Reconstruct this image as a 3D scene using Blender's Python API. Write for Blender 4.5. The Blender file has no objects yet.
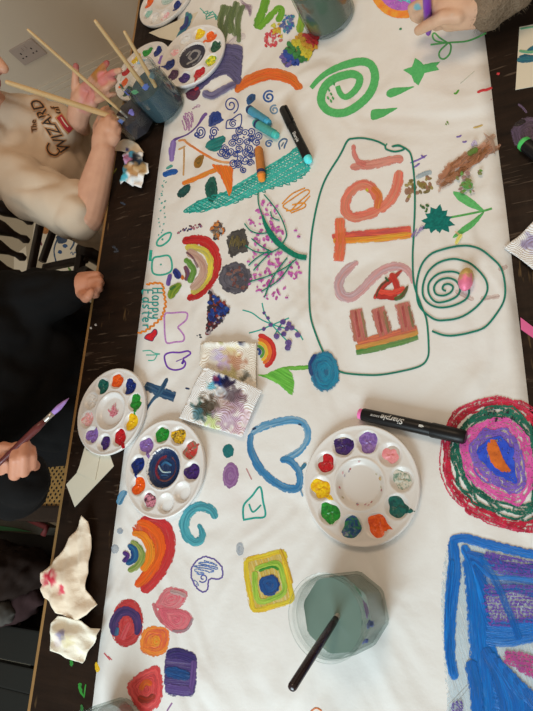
import bpy, bmesh, math, random, zlib
from mathutils import Vector, Matrix, noise
from mathutils.geometry import delaunay_2d_cdt, intersect_point_line
from mathutils.bvhtree import BVHTree
random.seed(11)
SC = bpy.context.scene
COL = SC.collection
PI = math.pi
# ------------------------------------------------------------------ camera
RW = [[0.8836927488820366, 0.03947094187583281, -0.4664002254724415],
      [0.11598828191622977, 0.9468936226051042, 0.2998986260853883],
      [0.4534686803202961, -0.3191152021092336, 0.8321848615249812]]   # world -> camera
TZ = 0.75            # table top height
CAMZ = TZ + 0.703
F = 540.0
CX, CY = 266.5, 355.5
def ray(px, py):
    v = (px - CX, -(py - CY), -F)
    return Vector((sum(RW[k][i] * v[k] for k in range(3)) for i in range(3)))
def at(px, py, z=TZ):
    "the point of the place at height z that the photograph shows at (px, py)"
    d = ray(px, py)
    return Vector((0, 0, CAMZ)) + d * ((z - CAMZ) / d.z)
def onwall(px, py, y):
    d = ray(px, py)
    return Vector((0, 0, CAMZ)) + d * (y / d.y)
cam = bpy.data.cameras.new('camera')
cam.sensor_fit = 'HORIZONTAL'; cam.sensor_width = 36.0; cam.lens = F / 533 * 36.0
cam.clip_start = 0.02
co = bpy.data.objects.new('camera', cam); COL.objects.link(co)
co.matrix_world = Matrix.Translation((0, 0, CAMZ)) @ Matrix([RW[0], RW[1], RW[2]]).transposed().to_4x4()
SC.camera = co
# ------------------------------------------------------------------ colour
def lin1(c):
    c /= 255.0
    return c / 12.92 if c <= 0.04045 else ((c + 0.055) / 1.055) ** 2.4
def lin(c): return tuple(lin1(x) for x in c)
PAPER = (0.82, 0.81, 0.785)
_PO = [(-40, (198, 180, 162)), (0, (202, 185, 168)), (120, (213, 199, 183)), (300, (213, 203, 189)), (600, (219, 219, 217)), (711, (221, 221, 220))]
def pig(c, y=300):
    "pigment: the colour seen in the photo over the light that falls there (the bare paper is the reference)"
    for (a, ca), (b, cb) in zip(_PO, _PO[1:]):
        if y <= b or b == 711:
            t = min(1, max(0, (y - a) / (b - a)))
            ref = [lin1(p + (q - p) * t) for p, q in zip(ca, cb)]
            break
    return tuple(min(0.92, lin1(v) / r * p) for v, r, p in zip(c, ref, PAPER))
# ------------------------------------------------------------------ node helpers
def newmat(name):
    m = bpy.data.materials.new(name); m.use_nodes = True
    nt = m.node_tree; nt.nodes.clear()
    out = nt.nodes.new('ShaderNodeOutputMaterial')
    return m, nt, out
def N(nt, t, **kw):
    n = nt.nodes.new(t)
    for k, v in kw.items():
        if k.startswith('i_'):
            key = k[2:]
            n.inputs[int(key) if key.isdigit() else key.replace('_', ' ')].default_value = v
        else: setattr(n, k, v)
    return n
def ramp(nt, src, a, b, ca=(0, 0, 0, 1), cb=(1, 1, 1, 1), mid=None):
    r = nt.nodes.new('ShaderNodeValToRGB')
    e = r.color_ramp.elements
    e[0].position = a; e[0].color = ca; e[1].position = b; e[1].color = cb
    if mid:
        q = e.new(mid[0]); q.color = mid[1]
    nt.links.new(src, r.inputs[0]); return r.outputs[0]
def mapr(nt, src, a, b, c=0.0, d=1.0):
    r = nt.nodes.new('ShaderNodeMapRange')
    r.inputs[1].default_value = a; r.inputs[2].default_value = b; r.inputs[3].default_value = c; r.inputs[4].default_value = d
    nt.links.new(src, r.inputs[0]); return r.outputs[0]
def math_(nt, op, a, b=None):
    n = nt.nodes.new('ShaderNodeMath'); n.operation = op
    for i, x in enumerate((a, b)):
        if x is None: continue
        if isinstance(x, (int, float)): n.inputs[i].default_value = x
        else: nt.links.new(x, n.inputs[i])
    return n.outputs[0]
def mixc(nt, fac, a, b, mode='MIX'):
    n = nt.nodes.new('ShaderNodeMix'); n.data_type = 'RGBA'; n.blend_type = mode
    for s, x in ((n.inputs[0], fac), (n.inputs[6], a), (n.inputs[7], b)):
        if isinstance(x, (int, float)): s.default_value = x
        elif isinstance(x, tuple): s.default_value = (*x[:3], 1)
        else: nt.links.new(x, s)
    return n.outputs[2]
def bsdf(nt, color, rough=0.5, normal=None, metallic=0.0, spec=0.5, **kw):
    b = nt.nodes.new('ShaderNodeBsdfPrincipled')
    if isinstance(color, tuple): b.inputs['Base Color'].default_value = (*color[:3], 1)
    else: nt.links.new(color, b.inputs['Base Color'])
    if isinstance(rough, (int, float)): b.inputs['Roughness'].default_value = rough
    else: nt.links.new(rough, b.inputs['Roughness'])
    b.inputs['Metallic'].default_value = metallic
    b.inputs['Specular IOR Level'].default_value = spec
    for k, v in kw.items(): b.inputs[k.replace('_', ' ')].default_value = v
    if normal is not None: nt.links.new(normal, b.inputs['Normal'])
    return b.outputs[0]
def bump(nt, h, strength=0.3, dist=0.001):
    b = nt.nodes.new('ShaderNodeBump'); b.inputs['Strength'].default_value = strength; b.inputs['Distance'].default_value = dist
    nt.links.new(h, b.inputs['Height']); return b.outputs[0]
def pos(nt, scale=(1, 1, 1), rot=(0, 0, 0), obj=False):
    if obj:
        src = nt.nodes.new('ShaderNodeTexCoord').outputs['Object']
    else:
        src = nt.nodes.new('ShaderNodeNewGeometry').outputs['Position']
    m = nt.nodes.new('ShaderNodeMapping'); m.inputs['Scale'].default_value = scale; m.inputs['Rotation'].default_value = rot
    nt.links.new(src, m.inputs[0]); return m.outputs[0]
def noi(nt, vec, scale=5.0, detail=3.0, rough=0.5, dist=0.0):
    n = nt.nodes.new('ShaderNodeTexNoise'); n.inputs['Scale'].default_value = scale
    n.inputs['Detail'].default_value = detail; n.inputs['Roughness'].default_value = rough; n.inputs['Distortion'].default_value = dist
    nt.links.new(vec, n.inputs['Vector']); return n.outputs['Fac']
MATS = {}
def plain(name, color, rough=0.6, var=0.12, scale=60.0, bumps=0.0, spec=0.4, metallic=0.0, detail=4.0, **kw):
    "a plain colour with a little procedural variation"
    if name in MATS: return MATS[name]
    m, nt, out = newmat(name)
    n = noi(nt, pos(nt, obj=True), scale, detail)
    c = mixc(nt, n, tuple(x * (1 - var) for x in color), tuple(min(1, x * (1 + var)) for x in color))
    nm = bump(nt, n, bumps, 0.002) if bumps else None
    nt.links.new(bsdf(nt, c, rough, nm, metallic, spec, **kw), out.inputs[0])
    MATS[name] = m; return m
# ------------------------------------------------------------------ object helpers
def link(o, parent=None):
    COL.objects.link(o)
    if parent is not None: o.parent = parent
    return o
def tag(o, label=None, cat=None, group=None, kind=None):
    if label: o['label'] = label
    if cat: o['category'] = cat
    if group: o['group'] = group
    if kind: o['kind'] = kind
    return o
def empty(name, loc, label, cat, group=None):
    o = bpy.data.objects.new(name, None); o.empty_display_size = 0.05
    o.location = loc; link(o); return tag(o, label, cat, group)
def wloc(o):
    v = Vector((0, 0, 0))
    while o is not None: v += o.location; o = o.parent
    return v
def mesh_obj(name, verts, faces, mat, parent=None, local=False, smooth=True, label=None, origin=None):
    "verts in world coordinates unless local"
    me = bpy.data.meshes.new(name)
    off = Vector((0, 0, 0))
    if not local:
        if parent is not None: off = wloc(parent)
        elif origin is not None: off = Vector(origin)
    me.from_pydata([Vector(v) - off for v in verts], [], faces)
    me.update()
    if smooth:
        for p in me.polygons: p.use_smooth = True
    for m in (mat if isinstance(mat, (list, tuple)) else [mat]): me.materials.append(m)
    o = bpy.data.objects.new(name, me); link(o, parent)
    if parent is None and origin is not None and not local: o.location = origin
    if label: o['label'] = label
    return o
def bm_obj(name, bm, mat, parent=None, local=False, smooth=False, label=None, origin=None):
    bm.verts.index_update()
    bmesh.ops.recalc_face_normals(bm, faces=bm.faces[:])
    vs = [v.co.copy() for v in bm.verts]; fs = [[v.index for v in f.verts] for f in bm.faces]
    bm.free()
    return mesh_obj(name, vs, fs, mat, parent, local, smooth, label, origin)
def smooth_by_angle(o, deg=40):
    me = o.data
    for p in me.polygons: p.use_smooth = True
    bm = bmesh.new(); bm.from_mesh(me)
    for e in bm.edges:
        if len(e.link_faces) == 2 and e.calc_face_angle(0) > math.radians(deg): e.smooth = False
    bm.to_mesh(me); bm.free()
def add_box(bm, lo, hi, bevel=0.0, rot=None, center=None):
    lo, hi = Vector(lo), Vector(hi)
    r = bmesh.ops.create_cube(bm, size=1.0)
    c = (lo + hi) / 2; s = hi - lo
    for v in r['verts']: v.co = Vector((v.co.x * s.x, v.co.y * s.y, v.co.z * s.z))
    if bevel:
        es = list({e for v in r['verts'] for e in v.link_edges})
        g = bmesh.ops.bevel(bm, geom=es, offset=bevel, segments=2, affect='EDGES', profile=0.7)
        vs = set(g['verts'])
        vs |= {v for f in g['faces'] for v in f.verts}
        vs = list(vs)
    else: vs = r['verts']
    for v in vs:
        if rot is not None: v.co = rot @ v.co
        v.co += c if center is None else Vector(center)
    return vs
def frame_from(d, up=Vector((0, 0, 1))):
    d = Vector(d).normalized()
    if abs(d.dot(up)) > 0.97: up = Vector((1, 0, 0))
    a = d.cross(up).normalized(); b = a.cross(d).normalized()
    return d, a, b
def lathe(p, q, prof, seg=24, phase=0.0, flat=1.0):
    "a turned solid between p and q; prof = [(t along 0..1, radius)]"
    p, q = Vector(p), Vector(q)
    d, a, b = frame_from(q - p)
    vs, fs = [], []
    for t, r in prof:
        c = p.lerp(q, t)
        for k in range(seg):
            w = 2 * PI * k / seg + phase
            vs.append(c + a * (math.cos(w) * r) + b * (math.sin(w) * r * flat))
    n = len(prof)
    for i in range(n - 1):
        for k in range(seg):
            k2 = (k + 1) % seg
            fs.append((i * seg + k, i * seg + k2, (i + 1) * seg + k2, (i + 1) * seg + k))
    fs.append(tuple(range(seg))[::-1]); fs.append(tuple((n - 1) * seg + k for k in range(seg)))
    return vs, fs
def tube(points, radii, seg=12):
    pts = [Vector(p) for p in points]
    vs, fs = [], []
    up = Vector((0, 0, 1))
    for i, p in enumerate(pts):
        d = (pts[min(i + 1, len(pts) - 1)] - pts[max(i - 1, 0)])
        d, a, b = frame_from(d, up)
        r = radii[i] if isinstance(radii, (list, tuple)) else radii
        for k in range(seg):
            w = 2 * PI * k / seg
            vs.append(p + a * (math.cos(w) * r) + b * (math.sin(w) * r))
    for i in range(len(pts) - 1):
        for k in range(seg):
            k2 = (k + 1) % seg
            fs.append((i * seg + k, i * seg + k2, (i + 1) * seg + k2, (i + 1) * seg + k))
    fs.append(tuple(range(seg))[::-1]); fs.append(tuple((len(pts) - 1) * seg + k for k in range(seg)))
    return vs, fs
def merge(*parts):
    vs, fs = [], []
    for v, f in parts:
        o = len(vs); vs += list(v); fs += [tuple(i + o for i in x) for x in f]
    return vs, fs
def catmull(pts, step=1.2, closed=False):
    "smooth a polyline of tuples (any dimension) and resample it"
    pts = [tuple(map(float, p)) for p in pts]
    n = len(pts)
    if n < 3 and not closed:
        out = []
        for a, b in zip(pts, pts[1:]):
            m = max(2, int(math.dist(a, b) / step))
            for k in range(m): out.append(tuple(x + (y - x) * k / m for x, y in zip(a, b)))
        return out + [pts[-1]]
    g = (lambda i: pts[i % n]) if closed else (lambda i: pts[max(0, min(n - 1, i))])
    out = []
    for i in range(n if closed else n - 1):
        p0, p1, p2, p3 = g(i - 1), g(i), g(i + 1), g(i + 2)
        m = max(2, int(math.dist(p1[:2], p2[:2]) / step))
        for k in range(m):
            t = k / m
            out.append(tuple(0.5 * (2 * b + (c - a) * t + (2 * a - 5 * b + 4 * c - d) * t * t + (3 * b - a - 3 * c + d) * t ** 3)
                             for a, b, c, d in zip(p0, p1, p2, p3)))
    if not closed: out.append(pts[-1])
    return out
def inside(p, poly):
    x, y = p; r = False; n = len(poly); j = n - 1
    for i in range(n):
        a, b = poly[i], poly[j]
        if (a[1] > y) != (b[1] > y) and x < (b[0] - a[0]) * (y - a[1]) / (b[1] - a[1]) + a[0]: r = not r
        j = i
    return r
# ------------------------------------------------------------------ paint on paper
def art_materials():
    ms = []
    for kind in ('paint', 'marker', 'crayon'):
        m, nt, out = newmat({'paint': 'poster_paint', 'marker': 'marker_ink', 'crayon': 'wax_crayon'}[kind])
        A = lambda n: N(nt, 'ShaderNodeAttribute', attribute_name=n)
        c1, c2, ms_, uv = A('pigment'), A('pigment_b'), A('stroke'), A('brush')
        sep = N(nt, 'ShaderNodeSeparateColor'); nt.links.new(ms_.outputs['Color'], sep.inputs[0])
        edge, alpha = sep.outputs[0], sep.outputs[1]
        mp = N(nt, 'ShaderNodeMapping'); nt.links.new(uv.outputs['Vector'], mp.inputs[0])
        if kind == 'paint':
            mp.inputs['Scale'].default_value = (0.03, 0.55, 1.0)
            s = noi(nt, mp.outputs[0], 1.0, 4.0, 0.62)
            mp2 = N(nt, 'ShaderNodeMapping'); nt.links.new(uv.outputs['Vector'], mp2.inputs[0]); mp2.inputs['Scale'].default_value = (0.22, 0.5, 1)
            n2 = noi(nt, mp2.outputs[0], 1.0, 4.0, 0.65)
            mp3 = N(nt, 'ShaderNodeMapping'); nt.links.new(uv.outputs['Vector'], mp3.inputs[0]); mp3.inputs['Scale'].default_value = (0.05, 1.5, 1)
            s3 = noi(nt, mp3.outputs[0], 1.0, 3.0, 0.7)
            fac = mapr(nt, s, 0.40, 0.60)
            col = mixc(nt, fac, c1.outputs['Color'], c2.outputs['Color'])
            hs = N(nt, 'ShaderNodeHueSaturation'); nt.links.new(col, hs.inputs['Color']); nt.links.new(mapr(nt, s3, .3, .7, 1.16, .62), hs.inputs['Value'])
            col = hs.outputs[0]
            col = mixc(nt, mapr(nt, s3, .62, .74, 0, .22), col, (.80, .76, .72))      # thin paint where the bristles lifted
            col = mixc(nt, mapr(nt, edge, .45, .8, 0, .22), col, c2.outputs['Color'])  # pigment gathers along the rim
            d = math_(nt, 'ADD', edge, mapr(nt, n2, 0.3, 0.7, -0.28, 0.30))
            mask = mapr(nt, d, 1.02, 0.86)
            th = math_(nt, 'ADD', alpha, mapr(nt, s, 0.3, 0.7, -0.28, 0.25))
            a2 = math_(nt, 'MINIMUM', th, 1.0)
            a2 = math_(nt, 'MAXIMUM', a2, 0.0)
            mask = math_(nt, 'MULTIPLY', mask, a2)
            nm = bump(nt, math_(nt, 'ADD', s, math_(nt, 'MULTIPLY', s3, .6)), 0.6, 0.0012)
            sh = bsdf(nt, col, 0.36, nm, spec=0.4)
        elif kind == 'marker':
            n2 = noi(nt, pos(nt), 260.0, 3.0)
            col = mixc(nt, mapr(nt, n2, 0.35, 0.65), c1.outputs['Color'], c2.outputs['Color'])
            d = math_(nt, 'ADD', edge, mapr(nt, n2, 0.3, 0.7, -0.1, 0.1))
            mask = math_(nt, 'MULTIPLY', mapr(nt, d, 1.05, 0.9), alpha)
            sh = bsdf(nt, col, 0.7, None, spec=0.2)
        else:
            n2 = noi(nt, pos(nt), 420.0, 3.0, 0.7)
            n3 = noi(nt, pos(nt), 90.0, 2.0, 0.6)
            col = mixc(nt, mapr(nt, n3, 0.35, 0.65), c1.outputs['Color'], c2.outputs['Color'])
            t = math_(nt, 'SUBTRACT', math_(nt, 'ADD', alpha, mapr(nt, edge, 0.5, 1.0, 0.0, -0.12)), mapr(nt, n2, 0.25, 0.75))
            mask = mapr(nt, t, -0.04, 0.10)
            sh = bsdf(nt, col, 0.6, None, spec=0.3)
        tr = N(nt, 'ShaderNodeBsdfTransparent')
        mx = N(nt, 'ShaderNodeMixShader')
        nt.links.new(mask, mx.inputs[0]); nt.links.new(tr.outputs[0], mx.inputs[1]); nt.links.new(sh, mx.inputs[2])
        nt.links.new(mx.outputs[0], out.inputs[0])
        ms.append(m)
    return ms
ART = art_materials()
KI = {'paint': 0, 'marker': 1, 'crayon': 2}
class Art:
    """one painting: strokes and filled shapes, each a thin raised layer of colour lying on a sheet at height z0"""
    def __init__(s, z0, order=0):
        s.v = []; s.f = []; s.mi = []; s.c1 = []; s.c2 = []; s.st = []; s.uv = []
        s.z0 = z0 + order * 0.00035; s.n = 0; s.seed = random.random() * 50
        s.xf = None; s.inc = None; s.br = []
    def _put(s, px, py, h, c1, c2, e, a, u, v):
        z = s.z0 + s.n + h
        s.v.append(s.xf(px, py, z - s.z0) if s.xf else at(px, py, s.z0) + Vector((0, 0, z - s.z0)))
        s.c1.append(c1); s.c2.append(c2); s.st.append((e, a, 0.0)); s.uv.append((u, v, s.seed + s.n * 9e4))
    def _cols(s, col, col2, y):
        c1 = pig(col, y)
        c2 = pig(col2, y) if col2 else tuple(x * 0.66 for x in c1)
        return c1, c2
    def stroke(s, pts, w, col, col2=None, a=1.0, kind='paint', jit=0.0, taper=(1, 1), thick=1.0, closed=False, step=1.2):
        P = catmull(pts, step, closed); s.br.append((len(s.v), len(s.f)))
        if closed: P.append(P[0])
        if jit: P = [(p[0] + random.uniform(-jit, jit), p[1] + random.uniform(-jit, jit)) for p in P]
        L = len(P)
        if L < 2: return s
        c1, c2 = s._cols(col, col2, P[L // 2][1])
        u = 0.0; base = len(s.v); E = (-1.0, -0.55, 0.0, 0.55, 1.0) if kind == 'paint' or isinstance(w, (list, tuple)) or w > 4 else (-1.0, 0.0, 1.0)
        m = len(E)
        for i, p in enumerate(P):
            q0, q1 = P[max(0, i - 1)], P[min(L - 1, i + 1)]
            tx, ty = q1[0] - q0[0], q1[1] - q0[1]; n = math.hypot(tx, ty) or 1
            nx, ny = -ty / n, tx / n
            if i: u += math.dist(P[i - 1][:2], p[:2])
            t = i / (L - 1)
            if isinstance(w, (list, tuple)):
                k = t * (len(w) - 1); j = min(int(k), len(w) - 2); ww = w[j] + (w[j + 1] - w[j]) * (k - j)
            else: ww = w
            if kind == 'paint' and not closed:
                ww *= 1 + .09 * noise.noise(Vector((u * .12 + s.seed, s.n * 9e3, 0)))
                if taper == (1, 1):     # a brush leaves rounded ends
                    for dd in (math.dist(p[:2], P[0][:2]), math.dist(p[:2], P[-1][:2])):
                        q = dd / (ww * .5 + .01)
                        if q < 1: ww *= max(.25, math.sqrt(max(0, 1 - (1 - q) ** 2)))
            ww *= min(1.0, taper[0] + (1 - taper[0]) * min(1, t * 5)) * min(1.0, taper[1] + (1 - taper[1]) * min(1, (1 - t) * 5))
            ends = 0.0
            if not closed and kind == 'paint' and (i == 0 or i == L - 1): ends = 1.0
            for e in E:
                h = (0.00013 * thick * (1 - e * e) if kind == 'paint' else 0.0) + u * 1.2e-7
                s._put(p[0] + nx * e * ww / 2, p[1] + ny * e * ww / 2, h, c1, c2, max(abs(e), ends), a, u, e * ww / 2)
        for i in range(L - 1):
            for k in range(m - 1):
                A = base + i * m + k
                s.f.append((A, A + 1, A + m + 1, A + m)); s.mi.append(KI[kind])
        s.n += s.inc or (0.00013 if kind == 'paint' else 0.00003); return s
    def blob(s, poly, col, col2=None, a=1.0, kind='paint', mode='swirl', ang=0.0, jit=0.4, smooth=True, thick=1.0, center=None):
        s.br.append((len(s.v), len(s.f)))
        P = catmull(poly, 1.5, True) if smooth else [q for A, B in zip(poly, poly[1:] + poly[:1]) for q in catmull([A, B], 1.5)[:-1]]
        cx = sum(p[0] for p in P) / len(P); cy = sum(p[1] for p in P) / len(P)
        if center: cx, cy = center
        P = [(p[0] + random.uniform(-jit, jit), p[1] + random.uniform(-jit, jit)) for p in P]
        c1, c2 = s._cols(col, col2, cy)
        R = max(3, sum(math.dist(p, (cx, cy)) for p in P) / len(P))
        rings = [(0.0, 0.0), (0.3, 0.1), (0.6, 0.2), (0.82, 0.45), (1.0, 1.0)]
        base = len(s.v); n = len(P); ca, sa = math.cos(ang), math.sin(ang)
        for fr, e in rings:
            for k, p in enumerate(P):
                x, y = cx + (p[0] - cx) * fr, cy + (p[1] - cy) * fr
                if mode == 'swirl': u, v = 2 * PI * abs(2 * k / n - 1) * R * 0.6, R * fr + k / n * 2
                else: u, v = (x - cx) * ca + (y - cy) * sa, -(x - cx) * sa + (y - cy) * ca
                s._put(x, y, 0.00013 * thick * (1 - fr ** 3), c1, c2, e, a, u, v)
        for i in range(len(rings) - 1):
            for k in range(n):
                k2 = (k + 1) % n
                s.f.append((base + i * n + k, base + i * n + k2, base + (i + 1) * n + k2, base + (i + 1) * n + k)); s.mi.append(KI[kind])
        s.n += s.inc or (0.00013 if kind == 'paint' else 0.00003); return s
    def ell(s, cx, cy, rx, ry, col, col2=None, rot=0.0, **kw):
        c, d = math.cos(rot), math.sin(rot)
        return s.blob([(cx + rx * math.cos(t) * c - ry * math.sin(t) * d, cy + rx * math.cos(t) * d + ry * math.sin(t) * c)
                       for t in [2 * PI * k / 12 for k in range(12)]], col, col2, **kw)
    def zig(s, poly, ang, gap, w, col, col2=None, a=0.6, kind='crayon', jit=0.3, wob=0.6):
        c, d = math.cos(ang), math.sin(ang)
        Q = [(x * c + y * d, -x * d + y * c) for x, y in poly]
        y0, y1 = min(q[1] for q in Q), max(q[1] for q in Q)
        y = y0 + gap * 0.5; path = []; flip = False
        while y < y1:
            xs = []
            for A, B in zip(Q, Q[1:] + Q[:1]):
                if (A[1] > y) != (B[1] > y): xs.append(A[0] + (B[0] - A[0]) * (y - A[1]) / (B[1] - A[1]))
            if len(xs) >= 2:
                xs.sort(); a_, b_ = xs[0], xs[-1]
                r = lambda: random.uniform(-wob, wob)
                row = [(a_ + r() * 2, y + r() * .4), ((a_ + b_) / 2, y + r()), (b_ + r() * 2, y + gap * 0.5 + r() * .4)]
                path += row[::-1] if flip else row
                flip = not flip
            y += gap * random.uniform(0.75, 1.25)
        path = [(x * c - y * d, x * d + y * c) for x, y in path]
        if len(path) > 2: s.stroke(path, w, col, col2, a, kind, jit)
        return s
    def spiral(s, cx, cy, r0, r1, turns, w, col, start=0.0, sx=1.0, sy=1.0, kind='marker', **kw):
        n = max(8, int(turns * 12))
        return s.stroke([(cx + sx * (r0 + (r1 - r0) * k / n) * math.cos(start + turns * 2 * PI * k / n),
                          cy + sy * (r0 + (r1 - r0) * k / n) * math.sin(start + turns * 2 * PI * k / n)) for k in range(n + 1)], w, col, kind=kind, **kw)
    def dabs(s, poly, n, r, cols, kind='paint', a=1.0, stretch=1.5, ang=None):
        xs = [p[0] for p in poly]; ys = [p[1] for p in poly]; k = 0; tries = 0; s.inc = 0.000012
        while k < n and tries < n * 40:
            tries += 1
            p = (random.uniform(min(xs), max(xs)), random.uniform(min(ys), max(ys)))
            if not inside(p, poly): continue
            c = cols(p) if callable(cols) else random.choice(cols)
            rr = r * random.uniform(0.6, 1.3); th = random.uniform(0, PI) if ang is None else ang + random.uniform(-.4, .4)
            s.ell(p[0], p[1], rr * stretch, rr, c, rot=th, kind=kind, a=a, jit=rr * 0.15); k += 1
        s.inc = None; s.n += 0.0001
        return s
    def build_each(s, name, parent, label=None):
        "separate marks become separate parts"
        B = s.br + [(len(s.v), len(s.f))]
        for (v0, f0), (v1, f1) in zip(B, B[1:]):
            t = Art(s.z0); t.xf = s.xf
            t.v, t.c1, t.c2, t.st, t.uv = s.v[v0:v1], s.c1[v0:v1], s.c2[v0:v1], s.st[v0:v1], s.uv[v0:v1]
            t.f = [tuple(i - v0 for i in f) for f in s.f[f0:f1]]; t.mi = s.mi[f0:f1]; t.build(name, parent, label)
    def build(s, name, parent, label=None):
        o = mesh_obj(name, s.v, s.f, ART, parent, local=s.xf is not None, label=label)
        me = o.data
        me.polygons.foreach_set('material_index', s.mi)
        for nm, dat in (('pigment', s.c1), ('pigment_b', s.c2), ('stroke', s.st)):
            at_ = me.attributes.new(nm, 'FLOAT_COLOR', 'POINT')
            at_.data.foreach_set('color', [x for c in dat for x in (*c, 1.0)])
        at_ = me.attributes.new('brush', 'FLOAT_VECTOR', 'POINT')
        at_.data.foreach_set('vector', [x for c in s.uv for x in c])
        if me.polygons and me.polygons[0].normal.z < 0 and s.xf is None: me.flip_normals()
        return o
# ------------------------------------------------------------------ surface materials
def mat_table():
    m, nt, out = newmat('dark_stained_wood')
    g = noi(nt, pos(nt, (9, 60, 9), (0, 0, 0.06)), 1.0, 6.0, 0.6)
    g2 = noi(nt, pos(nt, (70, 10, 10), (0, 0, 0.1)), 1.0, 5.0, 0.6)
    big = noi(nt, pos(nt), 3.0, 3.0)
    c = mixc(nt, mapr(nt, g, 0.3, 0.7), (0.005, 0.0025, 0.0016), (0.024, 0.012, 0.007))
    c = mixc(nt, mapr(nt, big, 0.35, 0.7, 0, 0.6), c, (0.026, 0.014, 0.008))
    # short worn scratches
    sc = noi(nt, pos(nt, (22, 190, 10), (0, 0, 0.18)), 1.0, 2.0, 0.5)
    ar = noi(nt, pos(nt), 7.0, 2.0)
    k = math_(nt, 'MULTIPLY', mapr(nt, sc, 0.63, 0.70), mapr(nt, ar, 0.44, 0.56))
    c = mixc(nt, math_(nt, 'MULTIPLY', k, 0.6), c, (0.12, 0.085, 0.06))
    sc2 = noi(nt, pos(nt, (170, 24, 10), (0, 0, 0.1)), 1.0, 2.0, 0.5)
    ar2 = noi(nt, pos(nt, (1, 1, 1), (0, 0, 1.0)), 8.0, 2.0)
    k2 = math_(nt, 'MULTIPLY', mapr(nt, sc2, 0.64, 0.7), mapr(nt, ar2, 0.56, 0.66))
    c = mixc(nt, math_(nt, 'MULTIPLY', k2, 0.9), c, (0.20, 0.12, 0.05))
    h = math_(nt, 'SUBTRACT', math_(nt, 'ADD', g, math_(nt, 'MULTIPLY', g2, 0.6)), k)
    nt.links.new(bsdf(nt, c, mapr(nt, g2, 0.3, 0.7, 0.45, 0.65), bump(nt, h, 0.35, 0.0015), spec=0.14), out.inputs[0])
    return m
def mat_paper():
    m, nt, out = newmat('white_craft_paper')
    w1 = noi(nt, pos(nt, (7, 5, 1), (0, 0, 0.5)), 1.0, 2.0, 0.5, 0.8)
    w2 = noi(nt, pos(nt), 30.0, 4.0)
    fib = noi(nt, pos(nt), 900.0, 2.0)
    h = math_(nt, 'ADD', math_(nt, 'MULTIPLY', w1, 9.0), math_(nt, 'ADD', math_(nt, 'MULTIPLY', w2, 0.5), math_(nt, 'MULTIPLY', fib, 0.03)))
    sm = noi(nt, pos(nt), 9.0, 4.0, 0.6)      # faint grubby smudges of washed-off paint
    c = mixc(nt, mapr(nt, sm, 0.55, 0.8, 0, 0.5), PAPER, (0.78, 0.72, 0.70))
    nt.links.new(bsdf(nt, c, 0.62, bump(nt, h, 0.75, 0.003), spec=0.25), out.inputs[0])
    return m
def mat_wall():
    m, nt, out = newmat('matt_wall_paint')
    n = noi(nt, pos(nt), 4.0, 4.0)
    c = mixc(nt, n, (0.70, 0.62, 0.51), (0.75, 0.665, 0.55))
    nt.links.new(bsdf(nt, c, 0.85, bump(nt, noi(nt, pos(nt), 140.0, 3.0), 0.08, 0.001), spec=0.2), out.inputs[0])
    return m
def mat_carpet():
    m, nt, out = newmat('beige_carpet')
    n = noi(nt, pos(nt), 220.0, 3.0)
    c = mixc(nt, n, (0.36, 0.30, 0.21), (0.52, 0.44, 0.33))
    nt.links.new(bsdf(nt, c, 0.95, bump(nt, n, 0.6, 0.004), spec=0.1), out.inputs[0])
    return m
M_TABLE, M_PAPER, M_WALL, M_CARPET = mat_table(), mat_paper(), mat_wall(), mat_carpet()
M_EDGE = plain('worn_oak_edge', (0.32, 0.175, 0.06), 0.5, 0.3, 25, 0.1)
M_DARKWOOD = plain('dark_turned_wood', (0.022, 0.012, 0.008), 0.4, 0.35, 30, 0.1, spec=0.4)
M_TRIM = plain('trim_paint', (0.74, 0.67, 0.56), 0.55, 0.04, 10)
# ------------------------------------------------------------------ the setting
def struct(name, bm, mat):
    o = bm_obj(name, bm, mat, smooth=False); o['kind'] = 'structure'; return o
WY = 2.07
b = bmesh.new(); add_box(b, (-4.2, -2.6, -0.1), (2.6, WY + 0.1, 0.0)); struct('floor', b, M_CARPET)
b = bmesh.new(); add_box(b, (-4.2, WY, -0.1), (2.6, WY + 0.12, 2.5)); struct('wall_back', b, M_WALL)
b = bmesh.new(); add_box(b, (-4.32, -2.6, -0.1), (-4.2, WY + 0.12, 2.5)); struct('wall_left', b, M_WALL)
b = bmesh.new(); add_box(b, (-4.2, WY - 0.020, 0), (2.6, WY, 0.10)); add_box(b, (-4.2, WY - 0.014, 0.10), (2.6, WY, 0.125), 0.004)
add_box(b, (-4.2, WY - 0.008, 0.125), (2.6, WY, 0.15), 0.003)
struct('baseboard_back', b, M_TRIM)
# double wall socket, set into the back wall
so = onwall(28, 52, WY - 0.005)
sk = empty('wall_socket', (so.x, WY, so.z), 'double electrical socket plate on the wall above the baseboard', 'socket')
M_SOCK = plain('socket_plate', (0.50, 0.42, 0.38), 0.35, 0.03, 10, spec=0.5)
M_HOLE = plain('socket_hole', (0.02, 0.015, 0.012), 0.8)
b = bmesh.new(); add_box(b, (so.x - 0.075, WY - 0.010, so.z - 0.044), (so.x + 0.075, WY, so.z + 0.044), 0.004)
bm_obj('face_plate', b, M_SOCK, sk)
for sx in (-0.034, 0.034):
    b = bmesh.new()
    add_box(b, (so.x + sx - 0.003, WY - 0.0112, so.z + 0.006), (so.x + sx + 0.003, WY - 0.0085, so.z + 0.014))
    for d in (-0.011, 0.011): add_box(b, (so.x + sx + d - 0.0035, WY - 0.0112, so.z - 0.014), (so.x + sx + d + 0.0035, WY - 0.0085, so.z - 0.009))
    bm_obj('pin_holes', b, M_HOLE, sk, label='dark pin holes')
    b = bmesh.new(); add_box(b, (so.x + sx * 0.35 - 0.006, WY - 0.0135, so.z + 0.018), (so.x + sx * 0.35 + 0.006, WY - 0.009, so.z + 0.034), 0.001)
    bm_obj('switch', b, M_SOCK, sk)
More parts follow.
